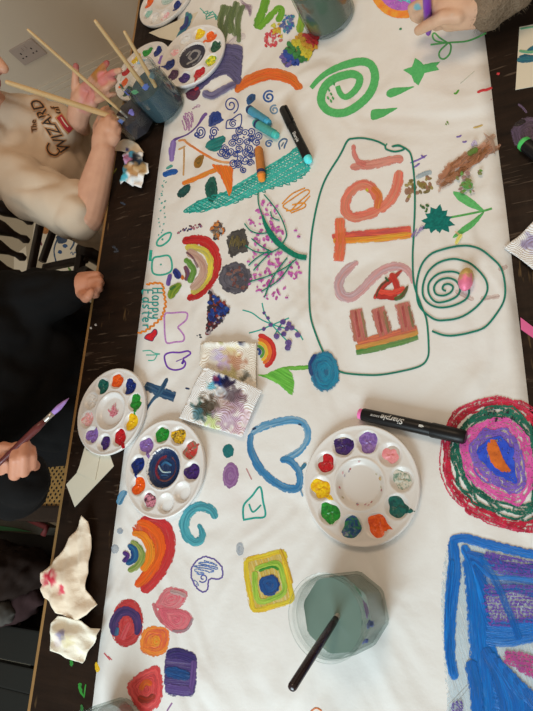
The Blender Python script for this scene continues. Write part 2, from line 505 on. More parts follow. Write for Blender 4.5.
# ------------------------------------------------------------------ dining table
TX0, TX1, TY0, TY1 = -0.785, 0.15, -1.0, 1.62
tab = empty('dining_table', ((TX0 + TX1) / 2, (TY0 + TY1) / 2, 0), 'long dark-stained wooden dining table under the white paper', 'table')
b = bmesh.new(); add_box(b, (TX0 + 0.0035, TY0, TZ - 0.035), (TX1, TY1, TZ), 0.002); bm_obj('table_top', b, M_TABLE, tab)
b = bmesh.new(); add_box(b, (TX0 - 0.004, TY0, TZ - 0.033), (TX0 + 0.0035, TY1, TZ - 0.0012), 0.002); bm_obj('edge_strip', b, M_EDGE, tab, label='worn honey-coloured edge')
b = bmesh.new()
for lo, hi in (((TX0 + .09, TY0 + .1, .62), (TX0 + .115, TY1 - .1, .714)), ((TX1 - .115, TY0 + .1, .62), (TX1 - .09, TY1 - .1, .714)),
               ((TX0 + .09, TY0 + .1, .62), (TX1 - .09, TY0 + .125, .714)), ((TX0 + .09, TY1 - .125, .62), (TX1 - .09, TY1 - .1, .714))):
    add_box(b, lo, hi)
bm_obj('apron', b, M_TABLE, tab)
for x in (TX0 + .12, TX1 - .12):
    for y in (TY0 + .13, TY1 - .13):
        v, f = lathe((x, y, 0), (x, y, 0.714), [(0, .024), (.05, .03), (.1, .022), (.3, .032), (.55, .026), (.7, .038), (.74, .028), (.78, .042), (1, .042)], 20)
        mesh_obj('leg', v, f, M_DARKWOOD, tab)
# ------------------------------------------------------------------ the long sheet of paper
PZ = TZ + 0.0006
PX0, PX1 = -0.652, -0.0225
b = bmesh.new()
ny, nx = 120, 30
ys = [-0.75 + (1.58 + 0.75) * j / ny for j in range(ny + 1)]
rows = []
for y in ys:
    x0 = PX0 + 0.004 * noise.noise(Vector((y * 4, 3, 0))); x1 = PX1 + 0.0015 * noise.noise(Vector((y * 6, 9, 0)))
    rows.append([b.verts.new((x0 + (x1 - x0) * i / nx, y, PZ)) for i in range(nx + 1)])
for r0, r1 in zip(rows, rows[1:]):
    for i in range(nx): b.faces.new((r0[i], r0[i + 1], r1[i + 1], r1[i]))
paper = bm_obj('paper_sheet', b, M_PAPER, None, smooth=True, origin=(-0.34, 0.4, PZ))
sd = paper.modifiers.new('thickness', 'SOLIDIFY'); sd.thickness = 0.0004; sd.offset = -1
tag(paper, 'long white paper sheet covered in children\'s paintings, laid along the table', 'paper')
AZ = PZ + 0.00015
def art(order=0): return Art(AZ, order)
NAVY, GREEN, TEAL, ORANGE = (38, 55, 110), (84, 160, 88), (45, 150, 140), (232, 112, 38)
DKG = (30, 118, 92)
# ---- top of the sheet
a = art()
for k in range(9):
    x = 219 + k * 2.6
    a.stroke([(x + 4, 4 + random.uniform(-3, 3)), (x + random.uniform(-3, 2), 20), (x + random.uniform(-3, 5) , 38 + random.uniform(-6, 5))], 5, (118, 128, 70), (80, 92, 52), 0.75)
a.build('painted_leaves', paper, 'translucent olive green brush strokes')
a = art()
for k in range(6):
    a.stroke([(240 + k, 0 + k * 2), (246 + k, 6), (250, 12 + k)], 3, (165, 130, 140), None, 0.35)
a.stroke([(228, 45), (236, 38), (246, 36)], 7, (190, 160, 160), None, 0.3)
a.build_each('painted_smudge', paper)
a = art(1)
for k in range(11):
    t = k / 10
    a.stroke([(197 + 6 * t, 88 - 34 * t + random.uniform(-1, 1)), (212 + 4 * t, 76 - 28 * t), (228 + 6 * t, 72 - 24 * t), (243 - 6 * (1 - t) * 0.5, 84 - 32 * t + random.uniform(-2, 2))], 7.5, (104, 92, 124), (66, 58, 86), 0.95)
a.stroke([(203, 92), (212, 96), (226, 89), (236, 84)], 8, (120, 108, 140), (80, 70, 100), 0.9)
a.build('painted_patch', paper, 'thick dusty purple patch')
a = art(4)
a.blob([(176, 38), (184, 22), (186, 12), (192, 14), (190, 24), (184, 34), (182, 40)], (44, 128, 110), (30, 80, 120), 0.95, mode='dir', ang=-1.1)
a.stroke([(180, 30), (186, 24), (187, 16)], 4, (44, 50, 110), (30, 30, 80))
a.build('painted_strip', paper, 'teal and navy strip')
a = art()
for dx in (0, 5, 10):
    a.stroke([(200 + dx * .6, 8 + dx), (203 + dx, 11), (206, 14 + dx * .5), (213 + dx * .4, 12 + dx * .4), (216, 20)], 1.0, (80, 165, 140), kind='marker', a=0.8)
a.build('drawn_waves', paper)
a = art(1)
a.blob([(186, 92), (194, 88), (200, 89), (199, 96), (193, 101), (187, 98)], (62, 38, 62), (110, 30, 50))
a.stroke([(194, 90), (199, 87)], 4, (200, 40, 50), None)
a.build('painted_blot', paper, 'dark plum blot')
a = art()
for d in (-3.2, 0, 3.2):
    a.stroke([(235, 90 + d * .5), (246, 82 + d), (259, 76.5 + d), (272, 74 + d), (284, 76 + d), (294, 81 + d), (302 - abs(d), 89 + d * .3)], 6, (236, 116, 38), (214, 84, 22), 0.96)
a.build('painted_arc', paper, 'orange arc')
a = art()
a.stroke([(267, -4), (263, 10), (258, 22), (258, 29)], 9, (104, 152, 24), (84, 134, 26))
a.stroke([(258, 29), (266, 21), (276, 10), (281, 9), (281, 15), (277, 22)], 7, (110, 158, 30), (88, 140, 24))
a.stroke([(305, 4), (302, 18), (299, 33)], 8, (150, 165, 30), (112, 150, 30), 0.9)
a.build('painted_zigzag', paper, 'grass green zigzag')
a = art()
a.dabs([(264, 36), (274, 28), (282, 40), (272, 47), (266, 46)], 34, 1.3, [(222, 80, 90), (232, 120, 110), (225, 60, 60)])
a.dabs([(270, 26), (282, 24), (283, 38), (274, 34)], 22, 1.3, [(240, 180, 50), (240, 140, 50), (235, 200, 70)])
a.dabs([(280, 24), (286, 14), (296, 16), (294, 28), (286, 36)], 34, 1.3, [(60, 90, 160), (90, 100, 150), (60, 140, 150), (110, 110, 150)])
a.build('painted_dabs', paper, 'rainbow coloured dabs')
a = art()
egg = [(282, 55), (288, 46), (297, 37), (305, 33), (316, 35), (319, 40), (314, 51), (307, 60), (288, 67), (283, 63)]
def eggcol(p):
    t = (p[0] - 282) * 0.72 - (p[1] - 67) * 0.70     # along the axis, 0..46
    for lim, c in ((9, (112, 90, 150)), (16, (46, 74, 150)), (24, (58, 130, 60)), (30, (226, 190, 50)), (37, (238, 150, 44)), (99, (205, 50, 50))):
        if t + random.uniform(-1.5, 1.5) < lim: return c
a.blob(egg, (150, 120, 90), (120, 110, 90), 0.9)
a.dabs(egg, 240, 1.7, eggcol)
a.build('painted_egg', paper, 'egg in rainbow stripes')
a = art(1)
a.stroke([(311, 88), (320, 78), (333, 69.5), (348, 64), (362, 61.5), (371, 65), (375, 75), (373, 87), (367, 97), (357, 106), (346, 112), (335, 113), (326, 109), (321, 100), (324, 88), (332, 80), (343, 75.5), (353, 74), (359.5, 78), (358, 86), (352, 93.5), (345, 97), (340, 93), (337.5, 86)], 8.4, (86, 164, 90), (74, 152, 80), 1.0, 'marker', taper=(0.5, 0.6))
for p in ((329, 90), (331, 94), (328, 98), (331, 101), (334, 84), (333, 98)): a.ell(p[0], p[1], 1.8, 1.0, (86, 164, 90), rot=1.2, kind='marker')
a.build('painted_spiral', paper, 'bold green spiral')
a = art()
a.blob([(403, 70), (412, 66.5), (415, 58), (419, 60), (423.5, 64.5), (432, 62.5), (440.5, 61.5), (436.5, 66), (439.5, 70), (432, 71.5), (424.5, 73), (422, 79), (418.5, 85.5), (414, 82.5), (411.5, 75.5)], GREEN, (74, 150, 80), kind='marker', smooth=False, jit=0.15)
a.build('painted_star', paper, 'green star')
for pl in ([(386, 95), (387, 91), (391, 88.4), (398, 87.3), (407, 87), (414.5, 86.5), (407, 90.5), (398, 95), (390, 97.6)],
           [(370.5, 115), (371, 111), (375, 109), (384, 108.8), (397.5, 107.8), (390, 113), (382, 117.5), (372, 120)]):
    a = art(); a.blob(pl, GREEN, (74, 150, 80), kind='marker', jit=0.15); a.build('painted_leaf', paper)
a = art()
a.stroke([(448, 43), (440, 38), (434.5, 33), (432.5, 36), (436, 41), (448, 43)], 1.8, (92, 160, 84), kind='marker')
a.stroke([(448, 43), (440, 51), (439.5, 57), (444, 59), (449.5, 54), (451, 46), (449, 43)], 1.8, (92, 160, 84), kind='marker')
a.stroke([(430.5, 44.7), (448, 42.7), (465, 41.5), (476, 38), (486, 33)], 1.8, (92, 160, 84), kind='marker')
a.build('drawn_flower', paper, 'thin green outline flower')
a = art()
a.stroke([(453.5, 93), (456, 93.5), (459, 89.5)], 2.2, (90, 160, 50), taper=(.4, .2)); a.stroke([(399, 30), (402, 28)], 2.6, (60, 140, 90))
a.stroke([(386, 146), (387, 143)], 2, (70, 150, 110)); a.dabs([(444, 121), (449, 121), (449, 130), (444, 130)], 4, .7, [(120, 150, 70)])
a.stroke([(460, 84), (475, 71)], 1.0, (150, 165, 130), None, .4)
a.build_each('paint_fleck', paper)
a = art()
a.stroke([(477, 92.5), (482, 90.5), (486, 90), (492.5, 87.8)], 3, (200, 44, 48), (180, 30, 40)); a.stroke([(490.5, 99), (492, 100)], 2, (225, 150, 150), None, .6)
a.build('painted_dash', paper, 'short red dash')
a = art()
def ring(a, cx, cy, r0, r1, n, w, col, col2, al, kind='crayon', t0=0, t1=2 * PI, jit=0.3, sy=1.0):
    for k in range(n):
        r = r0 + (r1 - r0) * (k + .5) / n
        a.stroke([(cx + r * math.cos(t0 + (t1 - t0) * q / 26), cy + sy * r * math.sin(t0 + (t1 - t0) * q / 26)) for q in range(27)], w, col, col2, al, kind, jit)
ring(a, 402, -14, 1, 26, 9, 3.2, (176, 92, 164), (150, 80, 150), .8, t0=-.3, t1=PI + .3)
ring(a, 402, -14, 25, 32, 4, 2.6, (236, 140, 48), (225, 110, 40), .92, t0=-.3, t1=PI + .3)
a.zig([(393, -6), (406, -8), (410, 2), (396, 0)], .3, 1.6, 1.8, (90, 190, 190))
a.build('drawn_circle', paper, 'orange ringed purple crayon circle')
# ---- blue doodles around the crayons
BL = (46, 60, 124)
for nm, ops in (('drawn_spiral', [(231, 105, 1, 8, 1.8, 2.5, 1.1)]), ('drawn_swirl', [(200.5, 132, .8, 5.5, 2.2, 1.5, 1.2), (196.5, 135, 1, 3, 1.2, 0, 1)]),
                ('drawn_curl', [(214, 132, .8, 4.6, 1.9, .4, 1.2), (212, 137, .6, 2.6, 1.3, 2, 1)])):
    a = art()
    for (x, y, r0, r1, tu, st, sy) in ops: a.spiral(x, y, r0, r1, tu, 1.3, BL, st, 1.0, sy)
    a.build(nm, paper)
a = art()
a.stroke([(226, 128.5), (227, 121), (232, 119), (240.5, 114), (241.5, 122), (239.5, 128)], 1.2, BL, kind='marker'); a.stroke([(226, 128.5), (239.5, 128)], 1.2, BL, kind='marker')
a.spiral(233, 123.5, .8, 4, 1.8, 1.1, BL, .6); a.build('drawn_diamond', paper)
a = art(); a.blob([(209, 127), (208, 119), (211, 113), (216, 111), (221, 113), (222, 118), (225, 120), (220, 123), (214, 126)], (24, 58, 128), (16, 40, 100)); a.build('painted_heart', paper, 'solid navy heart')
a = art(); a.blob([(205, 147), (208, 141), (215, 138), (224, 135.5), (225.5, 140), (222, 146), (218, 151), (210, 151)], (26, 128, 116), (18, 96, 90), mode='dir', ang=-.4); a.build('painted_petal', paper, 'teal petal')
a = art()
cl = [(221, 150), (226, 142), (236, 134), (246, 127), (256, 130), (260, 140), (257, 155), (249, 165), (242, 172), (236, 168), (230, 160), (222, 158)]
pts = []
random.seed(5)
while len(pts) < 27:
    p = (random.uniform(221, 260), random.uniform(127, 172))
    if inside(p, cl) and all(math.dist(p, q) > 5.4 for q in pts): pts.append(p)
    elif random.random() < .002: break
for p in pts: a.spiral(p[0], p[1], .5, random.uniform(3.4, 4.8), random.uniform(1.6, 2.2), 1.05, (46, 66, 132), random.uniform(0, 6), 1, random.uniform(.85, 1.1))
a.dabs(cl, 20, .6, [(52, 66, 132), (60, 74, 140)], kind='marker'); a.build('drawn_curls', paper, 'cluster of navy curls')
a = art(); a.blob([(246, 101), (249, 95), (255, 94), (256, 98), (252, 103), (248, 105)], (20, 44, 84), (34, 84, 130)); a.build('painted_oval', paper)
a = art(); a.spiral(269, 97, 1, 6.5, 1.7, 2.0, (40, 92, 158), 1.0, kind='paint'); a.build('painted_curl', paper)
a = art(); a.spiral(274.5, 110, 1, 5, 1.5, 1.8, (120, 160, 190), 2.0, kind='paint', a=.8); a.build('painted_curl', paper)
a = art(); a.spiral(269, 144, .8, 4, 1.4, 1.8, (70, 110, 160), 3.4, kind='paint', a=.85); a.build('painted_curl', paper)
a = art(); a.stroke([(280, 150), (279, 143), (283, 139), (287, 140), (285, 145), (284, 149)], 1.8, (70, 110, 150), None, .8); a.stroke([(284, 142), (281, 147)], 2, (80, 110, 140), None, .6); a.build('painted_curl', paper)
a = art(); a.zig([(182, 120), (186, 113), (193, 112), (194, 120), (190, 130), (184, 129)], 1.2, 1.9, 1.2, (170, 110, 150), None, .7); a.zig([(193, 108), (199, 104), (199, 107), (194, 110)], -.4, 1, 1.1, (180, 120, 150)); a.build('drawn_scribble', paper, 'mauve scribble')
a = art()
a.stroke([(207, 113), (203, 117), (197, 126), (188, 134), (176, 139), (173, 142)], [4, 3, 1.6, 1.6, 1.6, 4], (118, 82, 140), (90, 60, 120)); a.stroke([(174, 140), (172, 150), (171.5, 162)], [6, 7, 4], (156, 122, 184), (130, 100, 160), .9); a.build('painted_stem', paper, 'purple stem')
a = art()
OR2 = (240, 160, 84)
a.stroke([(178, 141), (184, 140), (190, 145), (215, 160), (232, 163)], 2.6, OR2, ORANGE, .8); a.stroke([(184, 147), (184, 160), (183.5, 176)], 1.8, OR2, None, .7); a.stroke([(178, 150), (186, 146)], 2, OR2, None, .7)
a.stroke([(182, 184), (195, 179), (206, 174), (218, 169)], 5, (238, 140, 40), ORANGE, .95)
a.blob([(212, 165), (220, 165), (232, 167), (233, 178), (232, 192), (229, 196), (225, 186), (219, 174)], (240, 120, 30), (230, 98, 26), mode='dir', ang=1.2); a.build('painted_house', paper, 'orange house outline')
a = art(); a.blob([(194, 162), (198, 156), (204, 155), (203, 161), (200, 168), (195, 168)], (116, 84, 24), (170, 110, 40)); a.build('painted_oval', paper, 'brown oval')
a = art(); a.stroke([(163, 176), (168, 173), (178, 171)], 6, (22, 92, 162), (14, 66, 130)); a.stroke([(166, 169), (173, 165)], 3, (60, 170, 150), None, .8); a.build('painted_dash', paper, 'blue dash')
a = art(); a.blob([(177, 194), (182, 187), (190, 184), (190, 190), (185, 196), (179, 198)], (14, 84, 76), (8, 60, 56)); a.build('painted_leaf', paper, 'dark green leaf')
a = art(); a.blob([(206, 196), (205, 186), (209, 178), (214, 176), (217, 184), (217, 196), (212, 204)], (8, 92, 74), (4, 66, 56)); a.build('painted_leaf', paper, 'dark green leaf')
a = art()
fish = [(298, 147), (303, 158), (309, 169), (298, 178), (286, 183), (272, 187), (258, 192), (245, 197), (225, 205), (205, 209), (184, 212), (194, 204), (207, 198), (232, 190), (262, 174), (280, 162)]
a.zig(fish, -.55, 1.5, 1.5, (66, 182, 160), (50, 160, 142), .82, 'marker', wob=.7); a.zig(fish, .35, 2.4, 1.2, (40, 150, 132), None, .8, 'marker', wob=1)
a.stroke(fish, 1.3, (48, 160, 140), kind='marker', closed=True)
a.build('drawn_fish', paper, 'teal scribbled fish shape')
a = art()
for k in range(22): a.ell(163 + random.uniform(-3, 4) - k * .12, 180 + k * 2.6 + random.uniform(-1, 1), random.uniform(.5, 1.2), .6, (70, 170, 150), rot=-.7, kind='marker')
a.build('drawn_dots', paper, 'trail of teal dots')
a = art(); a.stroke([(151, 250), (150, 261)], 3, (50, 165, 135), kind='marker'); a.build_each('drawn_dash', paper)
a = art(); a.stroke([(171, 233), (165, 234), (158, 240), (157, 245), (162, 245.5), (169, 240)], 1.9, (58, 165, 138), kind='marker', closed=True); a.ell(162.5, 239.5, 1, 1, (58, 165, 138), kind='marker'); a.build('drawn_egg', paper, 'teal outlined egg')
a = art(); a.stroke([(153, 259), (160, 256.5), (169, 256), (172, 265), (170, 272), (160, 275), (152.5, 272)], 1.9, (58, 165, 138), kind='marker', closed=True); a.ell(161, 264.5, 1, 1, (58, 165, 138), kind='marker'); a.build('drawn_box', paper, 'teal outlined box')
# handwriting: single-stroke letters, baseline running down the picture
GL = {'H': [[(0, 0), (0, 1)], [(.55, 0), (.55, 1)], [(0, .5), (.55, .52)]], 'a': [[(.48, .5), (.2, .58), (.02, .28), (.2, 0), (.46, .18), (.5, .55), (.5, .1), (.6, 0)]],
      'p': [[(.06, .55), (.06, -.42)], [(.06, .42), (.3, .58), (.5, .3), (.3, .02), (.06, .14)]], 'y': [[(.04, .55), (.12, .12), (.32, .06), (.48, .3)], [(.5, .55), (.5, -.1), (.3, -.42), (.06, -.32)]],
      'E': [[(.5, 1), (.05, 1), (.02, .5), (.05, 0), (.52, .02)], [(.04, .52), (.42, .54)]], 's': [[(.46, .5), (.22, .58), (.08, .42), (.42, .2), (.3, .02), (.04, .06)]],
      't': [[(.24, .95), (.22, .1), (.38, 0)], [(.02, .6), (.48, .62)]], 'e': [[(.05, .28), (.46, .32), (.34, .56), (.1, .48), (.04, .2), (.22, 0), (.48, .1)]], 'r': [[(.08, .55), (.1, 0)], [(.1, .34), (.26, .54), (.46, .5)]]}
a = art(1)
for word, bx, y0, adv, h in (('Happy', 152.2, 289.5, 6.2, 10.5), ('Easter', 142.6, 291, 6.7, 10)):
    for k, ch in enumerate(word):
        for g in GL[ch]: a.stroke([(bx + q[1] * h, y0 + k * adv + q[0] * adv * 1.25 + (0 if ch.islower() else -1)) for q in g], 1.25, (44, 150, 138), kind='marker', step=.7)
a.build('handwritten_greeting', paper, 'teal handwriting reading Happy Easter')
a = art()
wv = [(147, 284.5), (155, 283), (162, 284), (163.5, 290), (164.6, 297), (165.5, 304), (164, 311), (162, 317), (157, 322), (151, 327), (145, 331), (138.5, 333)]
W = catmull(wv, 2.0)
a.stroke([(p[0] + (.9 if i % 2 else -.9), p[1] + (.5 if i % 2 else -.5)) for i, p in enumerate(W)], 2.0, (238, 128, 40), kind='marker', step=.8); a.build('drawn_border', paper, 'wavy orange border')
a = art(); a.blob([(144.5, 338), (147, 334.5), (151, 333), (154, 329.5), (156.5, 330), (157, 334), (154, 338), (152.5, 341), (148, 340)], (206, 40, 44), (180, 28, 36), kind='marker'); a.stroke([(144.5, 338), (147, 334.5), (151, 333), (154, 329.5), (156.5, 330), (157, 334), (154, 338), (152.5, 341), (148, 340)], .9, (90, 50, 90), kind='marker', closed=True); a.build('drawn_heart', paper, 'red heart')
a = art(); a.stroke([(142.5, 351), (150, 350.5), (154, 353), (160, 354)], 1.1, (80, 180, 155), kind='marker'); a.stroke([(146, 355), (153, 355), (160, 354)], 1.1, (80, 180, 155), kind='marker'); a.stroke([(148, 360.5), (154, 360), (157, 355)], 1.1, (80, 180, 155), kind='marker'); a.build('drawn_fork', paper)
a = art(); a.stroke([(165, 314), (172, 313), (186, 312.5), (187, 318), (184, 322), (178, 327), (180, 330), (184, 336), (183, 341), (175, 342), (167, 343), (165, 336), (164.5, 325)], 1.7, (188, 128, 184), kind='marker', closed=True); a.build('drawn_heart', paper, 'pink outlined heart')
a = art(); a.stroke([(165, 355), (171, 352.5), (180, 352.5), (188, 351), (190.5, 353.5), (186, 357), (183, 359), (185.5, 363), (183, 368), (175, 370), (168, 367.5), (165, 361)], 1.8, (116, 66, 164), kind='marker', closed=True); a.stroke([(184, 360), (182, 364)], 2.6, (90, 50, 150), kind='marker'); a.stroke([(176, 361.5), (182, 359)], .9, (116, 66, 164), kind='marker'); a.build('drawn_heart', paper, 'purple outlined heart')
# ---- rainbow arc and neighbours
a = art()
a.stroke([(182, 242), (191, 240), (203, 240.5), (212, 247), (216.5, 258), (216, 270), (211, 281), (203, 290), (194, 296), (187, 299)], [7, 11, 11, 11, 10, 9, 9, 9, 10, 6], (206, 38, 36), (170, 24, 28), .98)
a.stroke([(185, 247.5), (197, 248), (206, 252.5), (210.5, 262), (209, 274), (203, 284), (196, 290), (191, 293)], 7.5, (190, 178, 90), (222, 196, 60), .9)
a.stroke([(187, 251), (197, 257), (203, 266), (202.5, 276), (196, 285), (190.5, 289)], 9, (214, 176, 150), (176, 130, 110), .92)
a.stroke([(186, 252), (193, 258), (198, 268)], 2.4, (130, 80, 90), None, .7)
a.stroke([(184.5, 259), (190, 264), (193.5, 271), (191.5, 278), (189, 283)], 6.5, (110, 152, 66), (84, 130, 44), .95)
a.build('painted_rainbow', paper, 'red-topped rainbow arc')
a = art(1)
a.stroke([(184.5, 266), (187.5, 273), (186, 281)], 5, (96, 62, 96), (130, 70, 50)); a.stroke([(182, 275), (183, 280)], 4, (210, 110, 40), None)
a.stroke([(173, 270), (177, 273), (179, 279)], 7.5, (28, 50, 130), (20, 34, 90)); a.stroke([(171, 274), (168.5, 281), (168.5, 286)], 4.5, (120, 90, 160), (90, 64, 130))
a.stroke([(170, 299), (173, 291), (181, 284)], [6, 10, 7], (160, 170, 50), (90, 122, 34)); a.stroke([(170, 290), (176, 286)], 2.6, (60, 110, 50), None); a.build('painted_butterfly', paper, 'blue, purple and lime butterfly')
a = art(); a.dabs([(176, 231), (188, 226), (202, 224), (202, 227), (190, 230), (178, 233)], 26, .9, [(110, 40, 60), (60, 60, 110), (190, 120, 130), (40, 40, 60)]); a.build_each('paint_fleck', paper)
a = art(); a.dabs([(211, 228), (215, 221), (223, 222), (225, 230), (219, 239), (213, 238)], 60, 1.4, [(214, 120, 50), (96, 80, 76), (150, 120, 90), (60, 60, 70), (226, 150, 80), (180, 170, 160)]); a.build('painted_dabs', paper, 'orange and grey dabs')
a = art()
a.blob([(226, 240), (230, 233), (237, 230), (245, 228), (246, 235), (249, 243), (247, 252), (239, 254), (231, 258), (228, 250)], (78, 72, 66), (58, 54, 50), 1, jit=.9)
for k in range(13): a.stroke([(229 + k * 1.4, 250 - random.uniform(0, 8)), (231 + k * 1.2, 240 - random.uniform(-2, 6))], 1.0, (130, 112, 60), None, .8)
a.build('painted_stone', paper, 'charcoal stone with ochre scratches')
a = art(); a.ell(235.5, 278, 17, 16, (98, 92, 98), (68, 64, 70), jit=.8); a.dabs([(224, 268), (246, 266), (248, 288), (226, 290)], 40, 1.2, [(120, 70, 66), (74, 70, 78), (140, 96, 84), (110, 104, 112)]); a.build('painted_ball', paper, 'grey ball')
a = art()
tri = [(210, 291), (217, 296), (224, 303), (229, 309), (226, 316), (219, 325), (206, 335), (208, 318)]
a.blob(tri, (96, 44, 50), (60, 40, 60), .9, mode='dir', ang=1.2); a.dabs(tri, 120, 1.5, [(130, 44, 50), (70, 36, 50), (52, 50, 60), (30, 66, 140), (150, 60, 50), (190, 170, 170)]); a.dabs([(208, 314), (222, 304), (229, 310), (212, 322)], 34, 1.6, [(26, 62, 140), (36, 90, 160), (30, 40, 100)]); a.build('painted_patch', paper, 'dark red and blue dabbed patch')
# ---- blossom branch
a = art()
a.dabs([(247, 222), (258, 207), (266, 198), (280, 206), (286, 222), (283, 240), (278, 250), (300, 262), (301, 272), (285, 290), (275, 302), (258, 296), (247, 286), (256, 270), (250, 252), (254, 240)], 150, 1.15, [(196, 96, 162), (206, 112, 170), (186, 86, 152)], kind='marker', stretch=1.7)
for p in ((296, 231), (299, 237), (291, 263), (287, 298), (249, 262)): a.ell(p[0], p[1], 1.8, 1.1, (196, 96, 162), kind='marker')
for w, pl in ((5.2, [(263, 216), (266, 225), (271, 234), (278, 243), (288, 251), (298, 256.5), (307, 258)]),):
    a.stroke(pl, [2, 4.5, 6, 6, 5.5, 5.5, 5.5], (16, 118, 88), (10, 98, 74), kind='marker')
for pl in ([(258.5, 193), (259, 204), (263, 217)], [(264.5, 195), (273, 205), (281, 217), (286, 230), (286.5, 238), (281, 246)], [(271, 212), (273, 218), (280, 221)], [(245, 224), (251, 231), (260, 234), (272, 232.5)],
           [(246, 246), (256, 252), (270, 253), (281, 248)], [(252, 239), (262, 247), (272, 252)], [(270, 251), (258, 258), (249, 266)], [(272, 252), (262, 262), (254, 271)], [(297, 259.5), (286, 268), (270, 276), (251, 282)], [(288, 258), (278, 271), (270, 285), (265, 298)], [(294, 261), (280, 280), (262, 292)]):
    a.stroke(pl, 1.3, (20, 122, 92), kind='marker')
a.build('drawn_branch', paper, 'green branch with pink blossom dots')
a = art(1)
for pl in ([(288, 210), (283, 206), (292, 199), (306, 190), (309, 193), (298, 203), (290, 212)], [(282, 204), (292, 194), (305, 188)], [(286, 211), (298, 208), (310, 196)], [(291, 213), (305, 207), (303, 203), (292, 205)]): a.stroke(pl, 1.3, (240, 140, 44), kind='marker')
a.build('drawn_scribble', paper, 'orange scribble')
a = art()
for pl in ([(242.5, 310), (252, 313), (262, 320), (274, 325)], [(262, 303), (265, 314), (273, 326), (290, 344)], [(249, 333), (260, 330), (272, 325), (289, 318)], [(303, 340), (296, 330), (284, 328), (270, 324)], [(274, 336), (280, 326), (285, 320)]): a.stroke(pl, 1.3, (40, 160, 140), kind='marker')
for p in ((264, 313, 1.6), (268, 318, 1.8), (264, 329, 2), (271, 325, 2.2), (283, 322, 2.8), (289, 324, 2.6), (287, 329, 2.6), (292, 328, 2.6), (284, 334, 2.6), (298, 335, 3), (277, 336.5, 3), (289, 343, 3.4), (288, 348, 3), (280, 329, 2)): a.ell(p[0], p[1], p[2], p[2], (108, 82, 142), (80, 58, 118))
a.build('painted_berries', paper, 'teal sprig with purple berries')
# ---- the name in its outline
a = art(2)
a.stroke([(350, 138.8), (362, 138), (375, 140.5), (384.5, 145), (386, 149), (395, 151.5), (404, 149), (399, 145.2), (392, 146.5), (399, 145.8), (407, 149.5), (411.5, 157), (414.3, 180), (414.8, 205), (413.6, 235), (412.6, 258), (414, 284), (421, 305), (426.5, 320), (428.6, 345), (427.5, 358), (420, 366), (400, 371.5), (377, 375), (352, 374), (339, 371), (331, 363), (323, 351.5), (315, 332), (310.5, 316), (309.2, 295), (309.6, 265), (311.5, 235), (317, 205), (325, 180), (340, 155), (346.5, 142), (350, 138.8)], 1.9, DKG, (26, 104, 84), kind='marker')
a.build('drawn_outline', paper, 'dark green outline around the name')
a = art(1)
a.stroke([(356, 352.5), (388, 345.5), (418, 337)], 7, (110, 142, 76), (70, 132, 60), .95, taper=(.8, .8)); a.stroke([(355.5, 347.5), (388, 340), (418, 332)], 6.5, (214, 150, 60), (190, 130, 70), .95, taper=(.8, .8)); a.stroke([(357, 342.5), (388, 335), (417, 327.5)], 6.5, (196, 92, 76), (206, 110, 70), .95, taper=(.8, .8))
for (x0, y0, x1, y1, w) in ((355, 309.5, 361, 341, 15.5), (377.5, 308, 386, 335, 16), (402, 303, 408.5, 331, 16)): a.stroke([(x0 + 0, y0), ((x0 + x1) / 2, (y0 + y1) / 2), (x1, y1)], w, (202, 98, 92), (168, 104, 80), .9, taper=(.95, .95))
for (x, y0, y1) in ((361.5, 311, 338), (384, 311, 333), (408.5, 306, 328)): a.stroke([(x, y0), (x + 5, y1)], 2.4, (150, 130, 84), None, .7); a.stroke([(x - 6, y0), (x - 2, y1)], 2.4, (186, 70, 70), None, .6)
a.build('painted_letter', paper, 'letter E in dusty red over a green and orange bar')
a = art(1)
a.stroke([(358, 261.5), (349, 268), (342, 275.5), (338.5, 285), (341.5, 295), (350, 297.5), (360, 291.5), (370, 281), (381, 271.5), (394, 266.5), (405, 268.5), (411, 276), (412.5, 284)], [5, 9, 10, 10.5, 10.5, 10, 9.5, 10, 10, 10, 9, 7, 4], (222, 146, 140), (190, 160, 160), .8); a.build('painted_letter', paper, 'letter S in translucent pink')
a = art(2)
a.stroke([(375, 296), (388, 297), (398, 297.5)], 6, (196, 44, 34), (160, 30, 28)); a.stroke([(374, 299), (382, 287), (394, 277), (402, 270.5)], [3, 6, 6, 2], (200, 48, 34), (150, 34, 30)); a.stroke([(391, 273), (396, 284), (398, 294)], 7, (206, 50, 36), (170, 34, 30)); a.stroke([(378, 291), (392, 293), (405, 288)], 6, (200, 50, 40), (220, 70, 50)); a.stroke([(394, 299.5), (402, 296), (408, 286)], [4, 5, 2], (50, 130, 44), (80, 60, 30)); a.stroke([(376, 297), (381, 286), (389, 280)], 1.6, (70, 80, 50), None, .8); a.stroke([(385, 277), (389, 282)], 2.4, (50, 90, 50), None)
a.build('painted_triangle', paper, 'red triangle with green corner')
a = art(2)
a.stroke([(333, 241), (355, 240), (385, 238), (412, 234.5)], 7, (238, 168, 40), (226, 120, 40), .98); a.stroke([(332, 237), (355, 234.5), (385, 232), (411, 229)], 7.5, (196, 62, 66), (214, 90, 60), .95, taper=(.7, .9)); a.stroke([(334, 239.5), (370, 237.5), (408, 233)], 3, (232, 120, 50), (238, 160, 44), .85)
a.stroke([(339.5, 218), (340.5, 240), (338.5, 261.5)], 11.5, (232, 112, 50), (220, 96, 70), .88, taper=(.9, .9)); a.build('painted_letter', paper, 'letter t in red, orange and yellow')
a = art(1)
